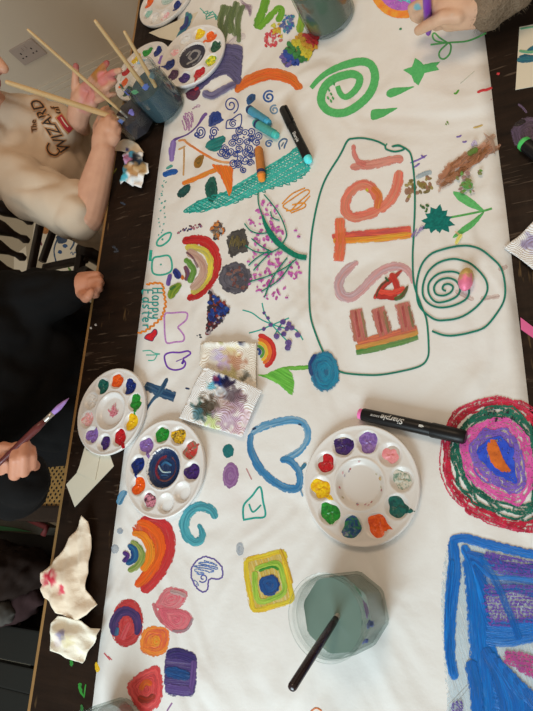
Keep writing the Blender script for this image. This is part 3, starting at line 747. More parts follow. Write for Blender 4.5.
a.stroke([(378.5, 211), (378, 200), (373, 190), (364, 184.5), (353, 189), (346, 200), (345.5, 211), (353, 217), (366, 215), (379, 209.5), (391, 199), (397, 186), (399.5, 170)], [9, 10.5, 11, 11, 11, 10.5, 10.5, 11, 11, 11, 11, 11, 9], (226, 126, 92), (216, 104, 84), .88); a.stroke([(377, 209), (379, 195), (372, 187)], 7, (228, 112, 50), (236, 140, 60), .7); a.stroke([(366, 188), (368, 192)], 3, (230, 200, 50), None); a.build('painted_letter', paper, 'letter e in orange pink')
a = art(1)
a.stroke([(403.5, 159), (392, 160), (378, 163.5), (362, 165.5), (350, 167.5)], [8, 9.5, 10, 10, 6], (222, 138, 116), (206, 120, 104), .85); a.stroke([(353.5, 144.5), (354, 153), (358, 161), (366, 165)], [4, 5, 6, 8], (218, 120, 104), (206, 110, 96), .85); a.build('painted_letter', paper, 'letter r in salmon')
# ---- right-hand side of the sheet
a = art()
BR = [(150, 92, 46), (176, 112, 70), (186, 120, 84), (134, 78, 34), (196, 140, 110)]
for k in range(64):
    t = random.random(); x = 442 + 50 * t; y = 180 - 34 * t + random.uniform(-8, 8)
    a.inc = 0.00005; a.stroke([(x - random.uniform(3, 11), y + random.uniform(0, 8)), (x, y), (x + random.uniform(3, 10), y - random.uniform(1, 11))], random.uniform(1.5, 6), random.choice(BR), random.choice(BR), random.uniform(.35, .85))
a.inc = None
for k in range(5): a.stroke([(484 + k, 134 + k), (490 + k, 143), (495, 152 + k)], 1.6, (196, 150, 120), None, .6)
a.stroke([(468, 156), (473, 153), (478, 150)], 7, (80, 120, 34), (90, 90, 30)); a.stroke([(462, 184), (468, 188), (473, 185)], 6, (90, 160, 60), (70, 130, 60)); a.dabs([(457, 176), (486, 170), (474, 194), (460, 194)], 26, 1.4, [(110, 160, 70), (130, 130, 70), (176, 130, 120)])
a.stroke([(472, 148), (475, 143), (477, 147)], 3, (190, 170, 190), (130, 110, 150)); a.build('painted_smear', paper, 'rust brown and green smear')
a = art()
a.dabs([(404, 184), (412, 179), (430, 176), (432, 188), (420, 198), (406, 200)], 34, 2.0, [(150, 126, 60), (176, 150, 80), (170, 120, 90), (130, 110, 60)], a=.85); a.stroke([(416, 178), (424, 174), (432, 172)], 5, (170, 184, 186), None, .7); a.dabs([(420, 206), (430, 204), (426, 212)], 6, 1.2, [(150, 60, 50), (60, 110, 50)])
a.build('painted_smear', paper, 'mustard smear beside the outline')
a = art()
for p, q in (((410, 163), (427, 155)), ((412, 168), (420, 163)), ((456, 137), (462, 135)), ((462, 142), (467, 141)), ((473, 128), (483, 125)), ((421, 155), (425, 158))): a.stroke([p, ((p[0] + q[0]) / 2, (p[1] + q[1]) / 2 + .6), q], 2.0, (128, 96, 176) if p[0] < 470 else (232, 180, 90), None, .85, taper=(.4, .3))
for k in range(12): a.stroke([(411 + k * 1.0, 238 - k * .8 + random.uniform(-3, 3)), (414 + k, 234 - k * .7 + random.uniform(-4, 4))], 1.5, (150, 124, 172), None, .8)
a.stroke([(456, 245), (459, 239), (462, 235)], 4, (236, 200, 60), (240, 220, 120), .9); a.stroke([(455, 232), (460, 236)], 2, (230, 160, 110), None, .7); a.build_each('paint_fleck', paper, 'purple and yellow flecks')
a = art()
pt = []
for k in range(22):
    th = 2 * PI * k / 22; r = (16.5 if k % 2 else 11.5) * (1 + .12 * math.sin(3 * th)); pt.append((437.5 + r * math.cos(th) * 1.02, 220.5 + r * math.sin(th) * .9))
a.blob(pt, (14, 110, 96), (8, 88, 78), kind='marker', smooth=False, jit=.3); a.build('painted_flower', paper, 'teal spiky flower head')
a = art()
a.stroke([(450, 217.5), (466, 214.5), (483, 211), (492, 208.5)], 2.2, (92, 164, 84), kind='marker')
a.blob([(453, 191.5), (462, 193), (472, 199), (480, 206), (484, 211), (474, 209), (464, 204), (457, 199)], (96, 172, 96), (84, 156, 84), kind='marker', jit=.2); a.blob([(452.5, 238), (460, 229), (471, 221), (484, 211.5), (480, 219), (472, 228), (462, 234)], (90, 166, 90), (80, 150, 78), kind='marker', jit=.2); a.build('painted_leaves', paper, 'two green leaves on a stem')
a = art(3)
a.stroke([(432, 331), (443, 335), (454, 335.5), (470, 332.5), (485, 327), (497, 313), (504, 300), (505, 285), (501, 268), (492, 258), (481, 249.5), (470, 246), (458, 246), (444, 249), (431, 254), (422, 264), (417.5, 278), (416.5, 292), (420, 307), (434, 319), (447, 320), (461, 317), (474, 309), (484, 298), (487.5, 288), (484, 277), (472, 264.5), (461, 260), (451, 259), (438, 263), (428, 272), (423, 285), (423.5, 297), (431, 305), (442, 307.5), (455, 305), (466, 299), (469, 291), (465, 280), (459, 273.5), (450, 271.5), (438, 274), (429, 283), (429, 294), (436, 302), (447, 301), (457, 296), (460, 289), (456, 281), (448, 278), (439, 280.5), (434, 287), (436, 294), (444, 295.5), (451, 292), (453, 287), (449, 284), (444, 285), (442.5, 289), (446, 291)], 2.0, (22, 116, 92), (18, 100, 80), kind='marker')
a.build('drawn_spiral', paper, 'large thin green spiral')
a = art()
for p, q in (((498, 270), (508, 266)), ((480, 299), (500, 296)), ((455, 291), (474, 300))): a.stroke([p, q], 5, (214, 160, 140), None, .3)
a.build_each('painted_smudge', paper, 'faint rusty smudges')
# ---- middle
a = art(4)
a.blob([(309, 368), (311, 358), (318, 352.5), (327, 351), (334, 356), (338, 364), (340, 376), (336, 386), (326, 392), (317, 390), (311, 381)], (14, 96, 134), (22, 126, 152), jit=.8, thick=1.6); a.stroke([(312, 376), (310, 364), (316, 354)], 4, (22, 46, 110), (16, 70, 110)); a.build('painted_rose', paper, 'petrol blue rose')
a = art()
a.stroke([(310, 367), (298, 368), (286, 368.5), (276, 372)], [4, 5, 4, 5], (112, 182, 62), (86, 160, 50)); a.blob([(258, 375), (266, 374), (274, 370), (284, 367.5), (291, 372), (294, 380), (293, 396), (286, 391), (279, 385), (270, 380)], (86, 168, 52), (118, 190, 76), mode='dir', ang=.5); a.build('painted_leaf', paper, 'grass green leaf and stem')
a = art()
for r, w, c, c2 in ((17.5, 5, (210, 44, 40), (180, 30, 30)), (13.5, 4, (236, 120, 46), (230, 96, 40)), (10, 3.6, (238, 190, 60), (230, 170, 50)), (6.5, 3, (90, 150, 50), (60, 130, 50)), (3.2, 3, (50, 80, 140), None)):
    a.stroke([(257 + r * .98 * math.cos(th), 352 + r * .95 * math.sin(th)) for th in [-1.5 + 2.6 * k / 9 for k in range(10)]], w, c, c2)
a.build('painted_rainbow', paper, 'small bright rainbow')
a = art()
HB, HB2 = (72, 142, 184), (130, 180, 206)
a.stroke([(251, 434), (262, 427), (278, 422), (294, 420), (304, 424), (308, 435), (304, 446), (295, 454), (280, 461)], [6, 9, 9, 9, 8, 7, 7, 8, 5], HB2, HB, .8); a.stroke([(280, 460), (290, 461), (298, 470), (300, 480), (297, 488), (286, 488), (273, 481), (261, 470), (253, 456), (250, 444), (251.5, 433)], [7, 8, 8, 8, 9, 9, 9, 9, 8, 7, 6], HB, (40, 112, 164), .92); a.stroke([(252, 430), (256, 428), (252, 429)], 1.6, (20, 50, 90), None); a.stroke([(298, 424), (302, 425.5)], 1.6, (20, 60, 100), None)
a.stroke([(301, 470), (306, 463)], 4, (60, 130, 160), None, .9); a.stroke([(300, 488), (303, 497)], 2, (60, 130, 170), None, .8)
a.build('painted_heart', paper, 'large watery blue heart outline')
a = art(); a.ell(228.3, 451, 5.8, 7, (18, 118, 116), (26, 96, 100)); a.build('painted_oval', paper, 'small teal oval')
a = art(); a.ell(230.5, 475.5, 8.2, 13.2, (158, 116, 162), (128, 84, 134), rot=.1); a.build('painted_oval', paper, 'mauve oval')
a = art(); a.stroke([(246, 468), (252, 480)], 1.6, (222, 160, 160), None, .7); a.build('painted_dash', paper)
a = art(); a.stroke([(243.5, 519), (243, 511), (244.5, 504), (252, 496), (260, 487), (263, 501), (265, 516), (254, 518), (243, 520)], 2.0, (40, 160, 146), kind='marker'); a.stroke([(249, 504), (253, 512), (261, 505)], 1.8, (40, 160, 146), kind='marker'); a.build('drawn_box', paper, 'turquoise box with a tick')
a = art(); a.stroke([(145, 385), (158, 391), (175, 397)], [9, 11, 11], (52, 96, 128), (22, 58, 92), .95, taper=(.9, .95)); a.stroke([(167.5, 378), (160, 392), (152, 401), (145, 412)], [3, 6, 3, 2], (62, 102, 130), (26, 56, 84)); a.build('painted_cross', paper, 'slate blue cross stroke')
a = art(); a.stroke([(185, 388), (190, 389)], 2, (30, 50, 90), None); a.dabs([(196, 336), (202, 334), (202, 338)], 5, .7, [(60, 70, 80)]); a.build_each('paint_fleck', paper)
a = art(); a.stroke([(119, 505), (121, 497), (126, 491)], 7, (112, 172, 202), (90, 150, 190), .75); a.stroke([(119, 505), (124, 497), (127, 491)], 2, (70, 140, 180), None, .7); a.build_each('painted_smudge', paper, 'pale blue smudge')
a = art()
for p in ((115, 549, 4, 5), (120, 531, 3.4, 3.2), (240, 549, 4, 7)): a.ell(*p, (170, 182, 196), (150, 164, 180), a=.55)
a.build_each('painted_drop', paper, 'pale grey water drop')
a = art(); a.stroke([(216, 519), (211, 510), (200, 506.5), (189, 512), (184, 524), (187, 536), (195, 542), (202, 538), (201, 529), (198, 524)], [7, 10, 11, 11, 11, 11, 10, 9, 8, 4], (40, 132, 152), (86, 170, 180), .97); a.build('painted_hook', paper, 'turquoise hook stroke')
# ---- lower left rainbow and friends
a = art()
a.blob([(133, 526), (148, 521), (164, 527), (169, 545), (163, 566), (150, 582), (141, 588), (138, 580), (146, 566), (149, 550), (143, 538), (134, 534)], (226, 96, 44), (206, 70, 40), .95, mode='dir', ang=1.2, center=(156, 550))
a.stroke([(140, 521), (155, 520), (166, 528), (170, 543), (166, 562), (156, 577), (142, 592)], [8, 11, 12, 12, 12, 13, 12], (206, 56, 56), (190, 44, 50), .95); a.stroke([(137, 522), (148, 525), (158, 536), (160, 551), (154, 566), (143, 580), (135, 586)], [6, 10, 12, 12, 12, 12, 7], (236, 104, 34), (222, 84, 24), .98)
a.stroke([(132, 533), (143, 536), (150, 547), (149, 560), (142, 571)], [6, 9, 10, 10, 8], (240, 148, 44), (228, 120, 30), .98); a.stroke([(131, 541), (138, 547), (142, 557), (136, 567), (128, 571)], [4, 7, 8, 8, 5], (172, 176, 100), (90, 130, 50), .95); a.stroke([(128, 545), (134, 550), (134, 559), (126, 564)], [5, 8, 8, 5], (30, 106, 150), (20, 60, 120)); a.stroke([(123, 552), (128, 556), (123, 562)], 5, (40, 36, 100), (90, 50, 130)); a.build('painted_rainbow', paper, 'thick layered rainbow, red to blue')
a = art()
a.ell(127, 623, 16.5, 24.5, (206, 72, 74), (178, 50, 54), rot=.12); a.stroke([(115, 636), (114, 624), (119, 614), (128, 611), (136, 617), (138, 628), (136, 635)], [6, 10, 10, 10, 10, 9, 4], (82, 60, 116), (50, 40, 90)); a.stroke([(122, 640), (126, 630), (130, 622)], [7, 6, 4], (214, 100, 104), (190, 60, 70)); a.stroke([(116, 636), (118, 627)], 5, (60, 110, 140), (50, 50, 100)); a.build('painted_swirl', paper, 'red oval with a purple arch')
a = art()
a.blob([(155, 607), (159, 596), (166, 588), (177, 587), (187, 592), (186, 601), (179, 608), (168, 612)], (224, 140, 146), (208, 92, 108), .9); a.blob([(159, 609), (172, 608), (185, 610), (193, 617), (190, 627), (180, 634), (168, 629), (160, 620)], (228, 122, 132), (204, 92, 110), .92); a.stroke([(153, 603), (157, 614), (163, 623)], 4, (222, 120, 130), None, .8); a.stroke([(172, 631), (186, 630), (193, 618)], 3, (176, 150, 160), None, .7); a.stroke([(170, 591), (182, 594), (186, 597)], 5, (226, 190, 190), None, .7); a.build('painted_heart', paper, 'pink two-lobed heart')
a = art(); a.blob([(140, 650), (141, 635), (147, 627), (158, 626), (168, 628), (170, 640), (166, 652), (155, 657), (146, 655)], (232, 92, 60), (240, 140, 56), .97); a.ell(156, 641, 5, 6, (246, 170, 60), (236, 110, 40)); a.build('painted_blossom', paper, 'orange blossom')
a = art(); a.blob([(127, 686), (135, 676), (147, 668), (158, 665), (162, 676), (163, 690), (160, 704), (150, 713), (140, 712), (131, 700)], (206, 54, 62), (224, 90, 90), .98, jit=.7); a.stroke([(140, 690), (146, 682), (152, 685)], 6, (236, 130, 40), (220, 90, 40)); a.stroke([(138, 697), (146, 700), (155, 695)], 7, (190, 60, 44), (110, 50, 40)); a.build('painted_gem', paper, 'red rose with orange centre')
a = art()
a.blob([(166, 654), (176, 648), (190, 653), (197, 660), (194, 694), (180, 696), (165, 692)], (84, 66, 132), (60, 46, 104), .95, mode='dir', ang=.1)
a.stroke([(167, 656), (178, 653), (196, 659)], 11, (66, 50, 120), (40, 34, 90)); a.stroke([(194, 660), (193, 676), (190, 694)], 6, (112, 84, 150), (84, 60, 120)); a.stroke([(165, 671), (176, 673), (190, 677)], 12, (24, 84, 150), (16, 56, 110)); a.stroke([(165, 687), (178, 690), (191, 691)], 10, (104, 84, 150), (80, 60, 124)); a.build('painted_patch', paper, 'purple and blue broad strokes')
a = art(); a.stroke([(104, 653), (110, 660)], 1.3, (206, 90, 100), kind='marker'); a.stroke([(108, 656), (112, 660)], 1.0, (206, 90, 100), kind='marker'); a.stroke([(167, 711), (172, 703)], 1.6, (150, 110, 160), kind='marker'); a.build_each('drawn_dash', paper)
a = art()
CH = [(191, 575), (194, 564), (204, 557), (215, 560), (222, 568), (221, 578), (210, 579), (208, 586), (205, 592), (197, 588)]
a.stroke(CH, 1.6, (104, 92, 160), kind='marker', closed=True, jit=.5); a.spiral(203, 578, 1, 4.8, 1.2, 1.3, (84, 92, 166), 1.2); a.zig([(195, 566), (206, 560), (217, 564), (214, 571), (198, 574)], .15, 1.8, 1.2, (88, 124, 190), None, .75, 'crayon', wob=.8); a.zig([(194, 579), (202, 586), (198, 586)], .6, 1.6, 1.0, (100, 130, 190), None, .7); a.build('drawn_heart', paper, 'blue crayon heart with curl')
a = art()
a.blob([(243, 561), (250, 556), (266, 553), (280, 550), (286, 551), (290, 575), (293, 600), (278, 608), (258, 613), (250, 608), (245, 585)], (226, 204, 90), (214, 178, 70), .7, mode='dir', ang=1.3)
a.stroke([(246, 560), (264, 556), (282, 552), (285, 566), (290, 588), (291, 600), (274, 606), (255, 610), (251, 598), (247, 578), (246, 560)], 5.5, (238, 214, 60), (216, 176, 44), .95); a.stroke([(280, 549), (287, 566), (292, 584)], 3.4, (232, 200, 60), (190, 140, 40))
a.stroke([(255, 570), (264, 566), (278, 564), (283, 578), (284, 592), (272, 599), (259, 601), (255, 586), (255, 571)], 6, (134, 186, 60), (170, 200, 80), .97); a.stroke([(259, 571), (272, 567), (279, 570)], 3, (60, 150, 50), (50, 120, 50)); a.blob([(259, 582), (265, 576), (274, 575), (280, 582), (279, 591), (270, 596), (262, 593)], (26, 90, 158), (18, 60, 120)); a.build('painted_square', paper, 'yellow and green square with blue centre')
# ---- scribbled disc
a = art(1)
OUT = [(444, 447), (449, 425), (462, 410), (482, 402), (508, 398), (530, 409), (548, 432), (556, 465), (550, 505), (536, 527), (515, 529), (492, 521), (468, 509), (452, 492), (445, 470)]
cxx, cyy = 500, 463
INN = [(478, 453), (484, 444), (491, 437), (503, 439), (511, 450), (516, 470), (515, 484), (505, 479), (490, 468), (482, 461)]
def polar(poly, th):
    d = (math.cos(th), math.sin(th)); best = 10
    for A, B in zip(poly, poly[1:] + poly[:1]):
        ex, ey = B[0] - A[0], B[1] - A[1]; den = d[0] * ey - d[1] * ex
        if abs(den) < 1e-9: continue
        t = ((A[0] - 499) * ey - (A[1] - 459) * ex) / den; q = ((A[0] - 499) * d[1] - (A[1] - 459) * d[0]) / den
        if t > 0 and 0 <= q <= 1: best = t
    return best
def band(a, s0, s1, n, w, c, c2, al):
    for k in range(n):
        s = s0 + (s1 - s0) * (k + .5) / n; pts = []
        for q in range(22):
            th = 2 * PI * q / 22 + random.uniform(-.1, .1); ro, ri = polar(OUT, th), polar(INN, th)
            z = s + random.uniform(-.05, .05)
            r = ri + (ro - ri) * (z - .36) / .64 if z > .36 else ri * z / .36
            pts.append((499 + r * math.cos(th), 459 + r * math.sin(th)))
        a.stroke(pts, w, c, c2, al, 'crayon', .4, closed=True)
band(a, .89, 1.02, 8, 1.9, (196, 30, 60), (150, 20, 44), .72); band(a, .97, 1.06, 3, 1.2, (206, 60, 90), None, .7); band(a, .71, .86, 8, 2.1, (20, 106, 84), (10, 76, 60), .72); band(a, .54, .68, 8, 1.9, (214, 92, 160), (196, 66, 140), .72); band(a, .37, .52, 8, 1.9, (124, 92, 180), (104, 76, 164), .72); band(a, .12, .36, 12, 2.2, (46, 84, 200), (34, 64, 176), .85)
a.blob([(487, 448), (490, 445), (495, 440), (499, 448), (504, 460), (511, 471), (506, 472), (499, 470), (493, 463)], (214, 108, 34), (176, 84, 30), .8, 'crayon'); a.zig([(487, 446), (494, 440), (500, 452), (508, 470), (502, 470), (492, 462)], 1.15, 1.7, 2.2, (212, 104, 34), (180, 84, 30), .9); a.dabs([(480, 415), (500, 408), (520, 420), (490, 422)], 12, .9, [(40, 40, 50)], kind='crayon')
a.build('drawn_disc', paper, 'scribbled disc of red, green, pink, purple and blue rings')
# ---- big blue patch at the lower right
a = art(1); a.inc = 0.00003
BP = [(449, 539), (456, 534.5), (470, 536), (488, 541), (512, 546), (540, 551), (556, 556), (556, 742), (500, 746), (442, 738), (447, 705), (446, 690), (444, 668), (442, 642), (441, 608), (442, 575)]
a.blob(BP, (130, 194, 230), (200, 216, 226), .42, mode='dir', ang=1.3, center=(500, 650))
BB, BB2 = (18, 126, 218), (12, 98, 186)
for k in range(10): a.stroke([(470 + k * 1.5, 590 + k * 12 + random.uniform(-6, 6)), (482 + k * 4, 630 + k * 9), (490 + k * 6, 690 + k * 3), (492 + k * 7, 724)], 12, BB, BB2, .85)
a.stroke([(450, 542), (462, 538), (486, 544), (516, 551), (556, 560)], 10, BB, BB2, .97); a.stroke([(452, 540), (455, 570), (451, 610), (450, 650), (455, 680)], [10, 14, 13, 12, 9], BB, BB2, .92)
a.stroke([(472, 552), (476, 590), (478, 630), (482, 670), (486, 720)], 22, BB, BB2, .9); a.stroke([(463, 545), (474, 570), (484, 610), (494, 640)], 9, BB2, BB, .95)
for k in range(7): a.stroke([(466 + k * 2, 552 + k * 3), (490, 558 + k * 6), (512, 566 + k * 4), (535, 566 + k * 5)], 5, BB if k % 2 else BB2, BB2, .55 if k in (2, 4, 5) else .85)
for y, al in ((626, .95), (634, .95), (642, .9)): a.stroke([(486, y - 2), (505, y), (530, y - 4), (556, y - 8)], 11, BB, BB2, al)
for k in range(9): a.stroke([(484 + k * 5, 648 + k * 5), (496 + k * 5, 672 + k * 4), (504 + k * 6, 700), (508 + k * 5, 722)], 13, BB if k % 2 else (22, 100, 180), BB2, .93)
a.stroke([(470, 660), (476, 690), (478, 722)], 14, (24, 108, 190), BB2, .9)
a.zig([(484, 551), (556, 566), (556, 580), (500, 574), (490, 562)], .12, 2.6, 2.6, (104, 76, 170), (86, 60, 150), .62); a.zig([(486, 585), (556, 584), (556, 622), (492, 626)], .0, 3.0, 2.8, (106, 76, 168), (90, 62, 150), .58)
a.stroke([(452, 560), (448, 600), (448, 640), (452, 676)], 7, BB2, BB, .8); a.stroke([(480, 556), (500, 590), (520, 640)], 8, BB, BB2, .6)
a.zig([(506, 652), (522, 652), (556, 664), (556, 690), (534, 678), (508, 664)], .3, 2.4, 2.8, (180, 70, 130), (150, 60, 130), .66); a.zig([(453, 702), (462, 700), (464, 714), (452, 716)], .6, 2, 1.6, (100, 80, 160), None, .6)
a.build('painted_sea', paper, 'big streaky blue patch with purple crayon')
a = art(); a.stroke([(310, 712), (316, 708), (322, 711)], 2, (238, 130, 60), None); a.build('painted_dash', paper)
a = art(); a.stroke([(517, 532), (520, 530)], 1.8, (206, 50, 80), kind='marker'); a.build_each('drawn_dash', paper)
# ---- paint on the bare table
T = Art(TZ + 0.0001)
T.ell(71.5, 662.5, 2, 4, (56, 160, 60), (40, 130, 50)); T.blob([(78, 684), (81, 682), (82, 690), (84, 697), (80, 693)], (56, 160, 60), (40, 130, 50)); T.stroke([(86, 684), (85, 690), (84, 698)], 1.6, (56, 160, 60), None); T.ell(82, 708, 1.6, 4, (40, 120, 50), None)
T.build_each('paint_splash', tab, 'green paint splashes')
T = Art(PZ, 0); T.blob([(95, 662), (98, 664), (100, 670), (96, 672)], (236, 196, 40), (226, 176, 30)); T.build_each('paint_splash', tab, 'yellow paint spot')
T = Art(TZ + 0.0001); T.stroke([(496.5, 74.5), (500, 73)], 2.6, (214, 54, 60), None); T.build_each('paint_splash', tab, 'red paint spot')
T = Art(TZ + 0.0001)
T.stroke([(518, 104), (523, 108), (527, 113)], 2.4, (118, 92, 116), None, .7)
T.blob([(511, 130), (517, 122), (526, 117), (540, 120), (548, 130), (540, 142), (524, 148), (514, 144)], (120, 94, 118), (70, 52, 66), .75); T.blob([(514, 124), (522, 119), (526, 122), (517, 127)], (30, 20, 22), None, .8); T.build_each('paint_splash', tab, 'dusty purple paint stain')
T = Art(TZ + 0.0001)
for p, q in (((112, 246), (118, 250)), ((113, 252), (119, 251)), ((120, 202), (126, 205))): T.stroke([p, q], 2.2, (84, 96, 110), None, .45)
for p in ((91, 328), (96, 325)): T.ell(p[0], p[1], 1.0, 1.2, (206, 196, 186), None, kind='marker')
T.stroke([(113, 174), (117, 168)], 1.6, (150, 150, 40), None, .7); T.build_each('paint_fleck', tab)
# ================================================================== palettes
M_PLASTIC = plain('white_plastic', (0.78, 0.75, 0.72), 0.28, 0.02, 8, spec=0.5)
PR = 0.0768
WELLR, CENR, RING = 0.0152, 0.0320, 0.0555
def paint_mat(name, c1, c2, rough=0.25):
    if name in MATS: return MATS[name]
    m, nt, out = newmat(name)
    n = noi(nt, pos(nt, obj=True), 150.0, 3.0, 0.5, 1.5)
    c = mixc(nt, mapr(nt, n, 0.40, 0.62), c1, c2)
    nt.links.new(bsdf(nt, c, rough, bump(nt, n, 0.5, 0.002), spec=0.5), out.inputs[0])
    MATS[name] = m; return m
def dish_z(x, y, wells):
    r = math.hypot(x, y)
    z = 0.0090
    d = r / CENR
    if d < 1: z -= 0.0062 * min(1.0, (1 - d ** 4) * 1.6)
    elif d < 1.12: z += 0.0012 * math.sin((d - 1) / 0.12 * PI)
    for wx, wy in wells:
        d = math.hypot(x - wx, y - wy) / WELLR
        if d < 1: z -= 0.0068 * (1 - d * d) ** 0.7
        elif d < 1.16: z += 0.0006 * math.sin((d - 1) / 0.16 * PI)
    if r > PR * 0.93: z += 0.0016 * (r - PR * 0.93) / (PR * 0.07)
    return z
WELLS = [(RING * math.cos(2 * PI * k / 10), RING * math.sin(2 * PI * k / 10)) for k in range(10)]
def dish_mesh():
    nr, na = 62, 150
    vs = [(0, 0, dish_z(0, 0, WELLS))]; fs = []
    for i in range(1, nr + 1):
        r = PR * i / nr
        for k in range(na):
            x, y = r * math.cos(2 * PI * k / na), r * math.sin(2 * PI * k / na)
            vs.append((x, y, dish_z(x, y, WELLS)))
    rr = [(PR + 0.0012, 0.0098), (PR + 0.0016, 0.0075), (PR - 0.001, 0.0008), (PR - 0.003, 0.0), (PR - 0.004, 0.0008), (PR - 0.0035, 0.0070), (PR * .5, 0.0012), (PR * .2, 0.0012)]
    for r, z in rr:
        for k in range(na): vs.append((r * math.cos(2 * PI * k / na), r * math.sin(2 * PI * k / na), z))
    for k in range(na): fs.append((0, 1 + k, 1 + (k + 1) % na))
    for i in range(nr + len(rr) - 1):
        for k in range(na):
            k2 = (k + 1) % na
            fs.append((1 + i * na + k, 1 + (i + 1) * na + k, 1 + (i + 1) * na + k2, 1 + i * na + k2))
    return vs, fs
DISH = None
PC = {  # name: (seen colour, streak colour)
 'red': ((190, 26, 34), (150, 14, 24)), 'orange': ((230, 92, 20), (206, 70, 12)), 'yellow': ((240, 190, 20), (214, 150, 16)), 'green': ((34, 140, 44), (20, 106, 36)),
 'navy blue': ((14, 40, 110), (10, 26, 74)), 'teal': ((16, 96, 84), (10, 66, 66)), 'dark purple': ((62, 34, 100), (38, 22, 70)), 'lavender': ((138, 104, 166), (108, 76, 140)),
 'pink and white': ((226, 150, 150), (226, 206, 200)), 'pink': ((232, 150, 154), (222, 130, 138)), 'white': ((222, 216, 208), (206, 200, 192)), 'grubby white': ((206, 200, 186), (110, 140, 124)),
 'dark green': ((22, 80, 50), (16, 50, 40)), 'yellow and green': ((226, 200, 30), (70, 130, 40)), 'blue and green': ((20, 60, 120), (40, 120, 70)), 'pink and black': ((206, 130, 146), (50, 30, 46)),
 'plum': ((76, 40, 70), (50, 28, 54)), 'seafoam': ((150, 180, 160), (120, 160, 140)), 'red and grey': ((196, 40, 44), (120, 110, 90)), 'yellow and black': ((226, 180, 30), (90, 70, 30))}
def local_blob(R, h, seed, drip=0.0, dang=0.0, host=None):
    vs = [(0, 0, h + (host(0, 0) if host else 0))]; fs = []; na, nr = 28, 7
    rnd = random.Random(seed); ph = [rnd.uniform(0, 6.28) for _ in range(4)]
    for i in range(1, nr + 1):
        f = i / nr
        for k in range(na):
            th = 2 * PI * k / na
            r = R * f * (1 + .10 * math.sin(2 * th + ph[0]) + .07 * math.sin(3 * th + ph[1]) + .05 * math.sin(5 * th + ph[2]))
            if drip: r *= 1 + drip * f * f * math.exp(-((math.atan2(math.sin(th - dang), math.cos(th - dang))) / .22) ** 2)
            z = h * (1 - f ** 2.4) + 0.0006 * math.sin(th * 3 + ph[3] + 5 * f) * (1 - f) * 2
            if host is not None: z += host(r * math.cos(th), r * math.sin(th)) - (0.0006 if i == nr else -0.0002)
            elif i == nr: z = -0.0012
            vs.append((r * math.cos(th), r * math.sin(th), z))
    for k in range(na): fs.append((0, 1 + k, 1 + (k + 1) % na))
    for i in range(nr - 1):
        for k in range(na):
            k2 = (k + 1) % na; fs.append((1 + i * na + k, 1 + (i + 1) * na + k, 1 + (i + 1) * na + k2, 1 + i * na + k2))
    return vs, fs
def palette(cpx, first, contents, order, label, z=TZ, tilt=None, center=None, smear=None):
    """cpx: centre in the photo; first: pixel of the well of contents[0]; order: +1 counter-clockwise seen from above"""
    global DISH
    c = at(cpx[0], cpx[1], z + 0.009); c.z = z
    w = at(first[0], first[1], z + 0.006)
    ang = math.atan2(w.y - c.y, w.x - c.x)
    root = empty('paint_palette', c, label, 'paint palette', 'round plastic paint palettes')
    q = Matrix.Rotation(ang, 3, 'Z')
    if tilt: q = Matrix.Rotation(tilt[1], 3, Vector(tilt[0])) @ q
    root.rotation_euler = q.to_euler()
    if DISH is None:
        d = mesh_obj('dish', *dish_mesh(), M_PLASTIC, root, local=True); DISH = d.data
    else: link(bpy.data.objects.new('dish', DISH), root)
    for k, nm in enumerate(contents):
        if not nm: continue
        size = 1.0
        if isinstance(nm, tuple): nm, size = nm
        wx, wy = WELLS[(k * order) % 10]
        c1, c2 = PC[nm]
        y = cpx[1]
        drip = random.choice((0, .35, .8)) if size > .9 else 0
        vs, fs = local_blob(0.0138 * size, 0.0032, zlib.crc32(('%s%d%s' % (nm, k, cpx[0])).encode()) % 999, drip, random.uniform(0, 6.28), lambda x, y: dish_z(wx + x, wy + y, WELLS))
        o = mesh_obj('paint_blob', vs, fs, paint_mat('wet_paint_' + nm.replace(' ', '_') + ('_far' if y < 200 else ''), pig(c1, y + 60), pig(c2, y + 60)), root, local=True, label=nm + ' paint')
        o.location = (wx, wy, 0.0)
    if center:
        for (nm, dx, dy, s, sx) in center:
            c1, c2 = PC[nm] if nm in PC else nm
            vs, fs = local_blob(CENR * s, 0.0016, int(dx * 9999) + len(contents), 0, 0)
            o = mesh_obj('paint_smear', [(v[0] * sx, v[1], v[2]) for v in vs], fs, paint_mat('centre_%s_%d' % (cpx[0], int(s * 100)), pig(c1, cpx[1] + 60), pig(c2, cpx[1] + 60)), root, local=True, label='mixed paint in the middle well')
            o.location = (dx, dy, 0.0032 + 0.0004 * s)
    if smear: smear(root)
    return root
def center_art(fn, label):
    def g(root):
        s = Art(0.0038); s.xf = lambda px, py, h: Vector((px * 0.001, py * 0.001, dish_z(px * .001, py * .001, WELLS) + .0003 + h)); fn(s); s.build('paint_smear', root, label)
    return g
random.seed(21)
def f1(s):
    for k in range(12): s.stroke([(random.uniform(-10, 12), random.uniform(-12, 8)) for _ in range(4)], 1.8, (200, 70, 84), (220, 130, 130), .8)
palette((110.5, 411), (103, 385), ['teal', 'white', 'pink and white', 'lavender', ('dark purple', .85), 'red', 'yellow', 'green', 'navy blue', 'orange'], 1,
        'white palette on the bare dark wood near the table edge, over a folded cream card', z=TZ + 0.0012, smear=center_art(f1, 'red scribbled paint'))
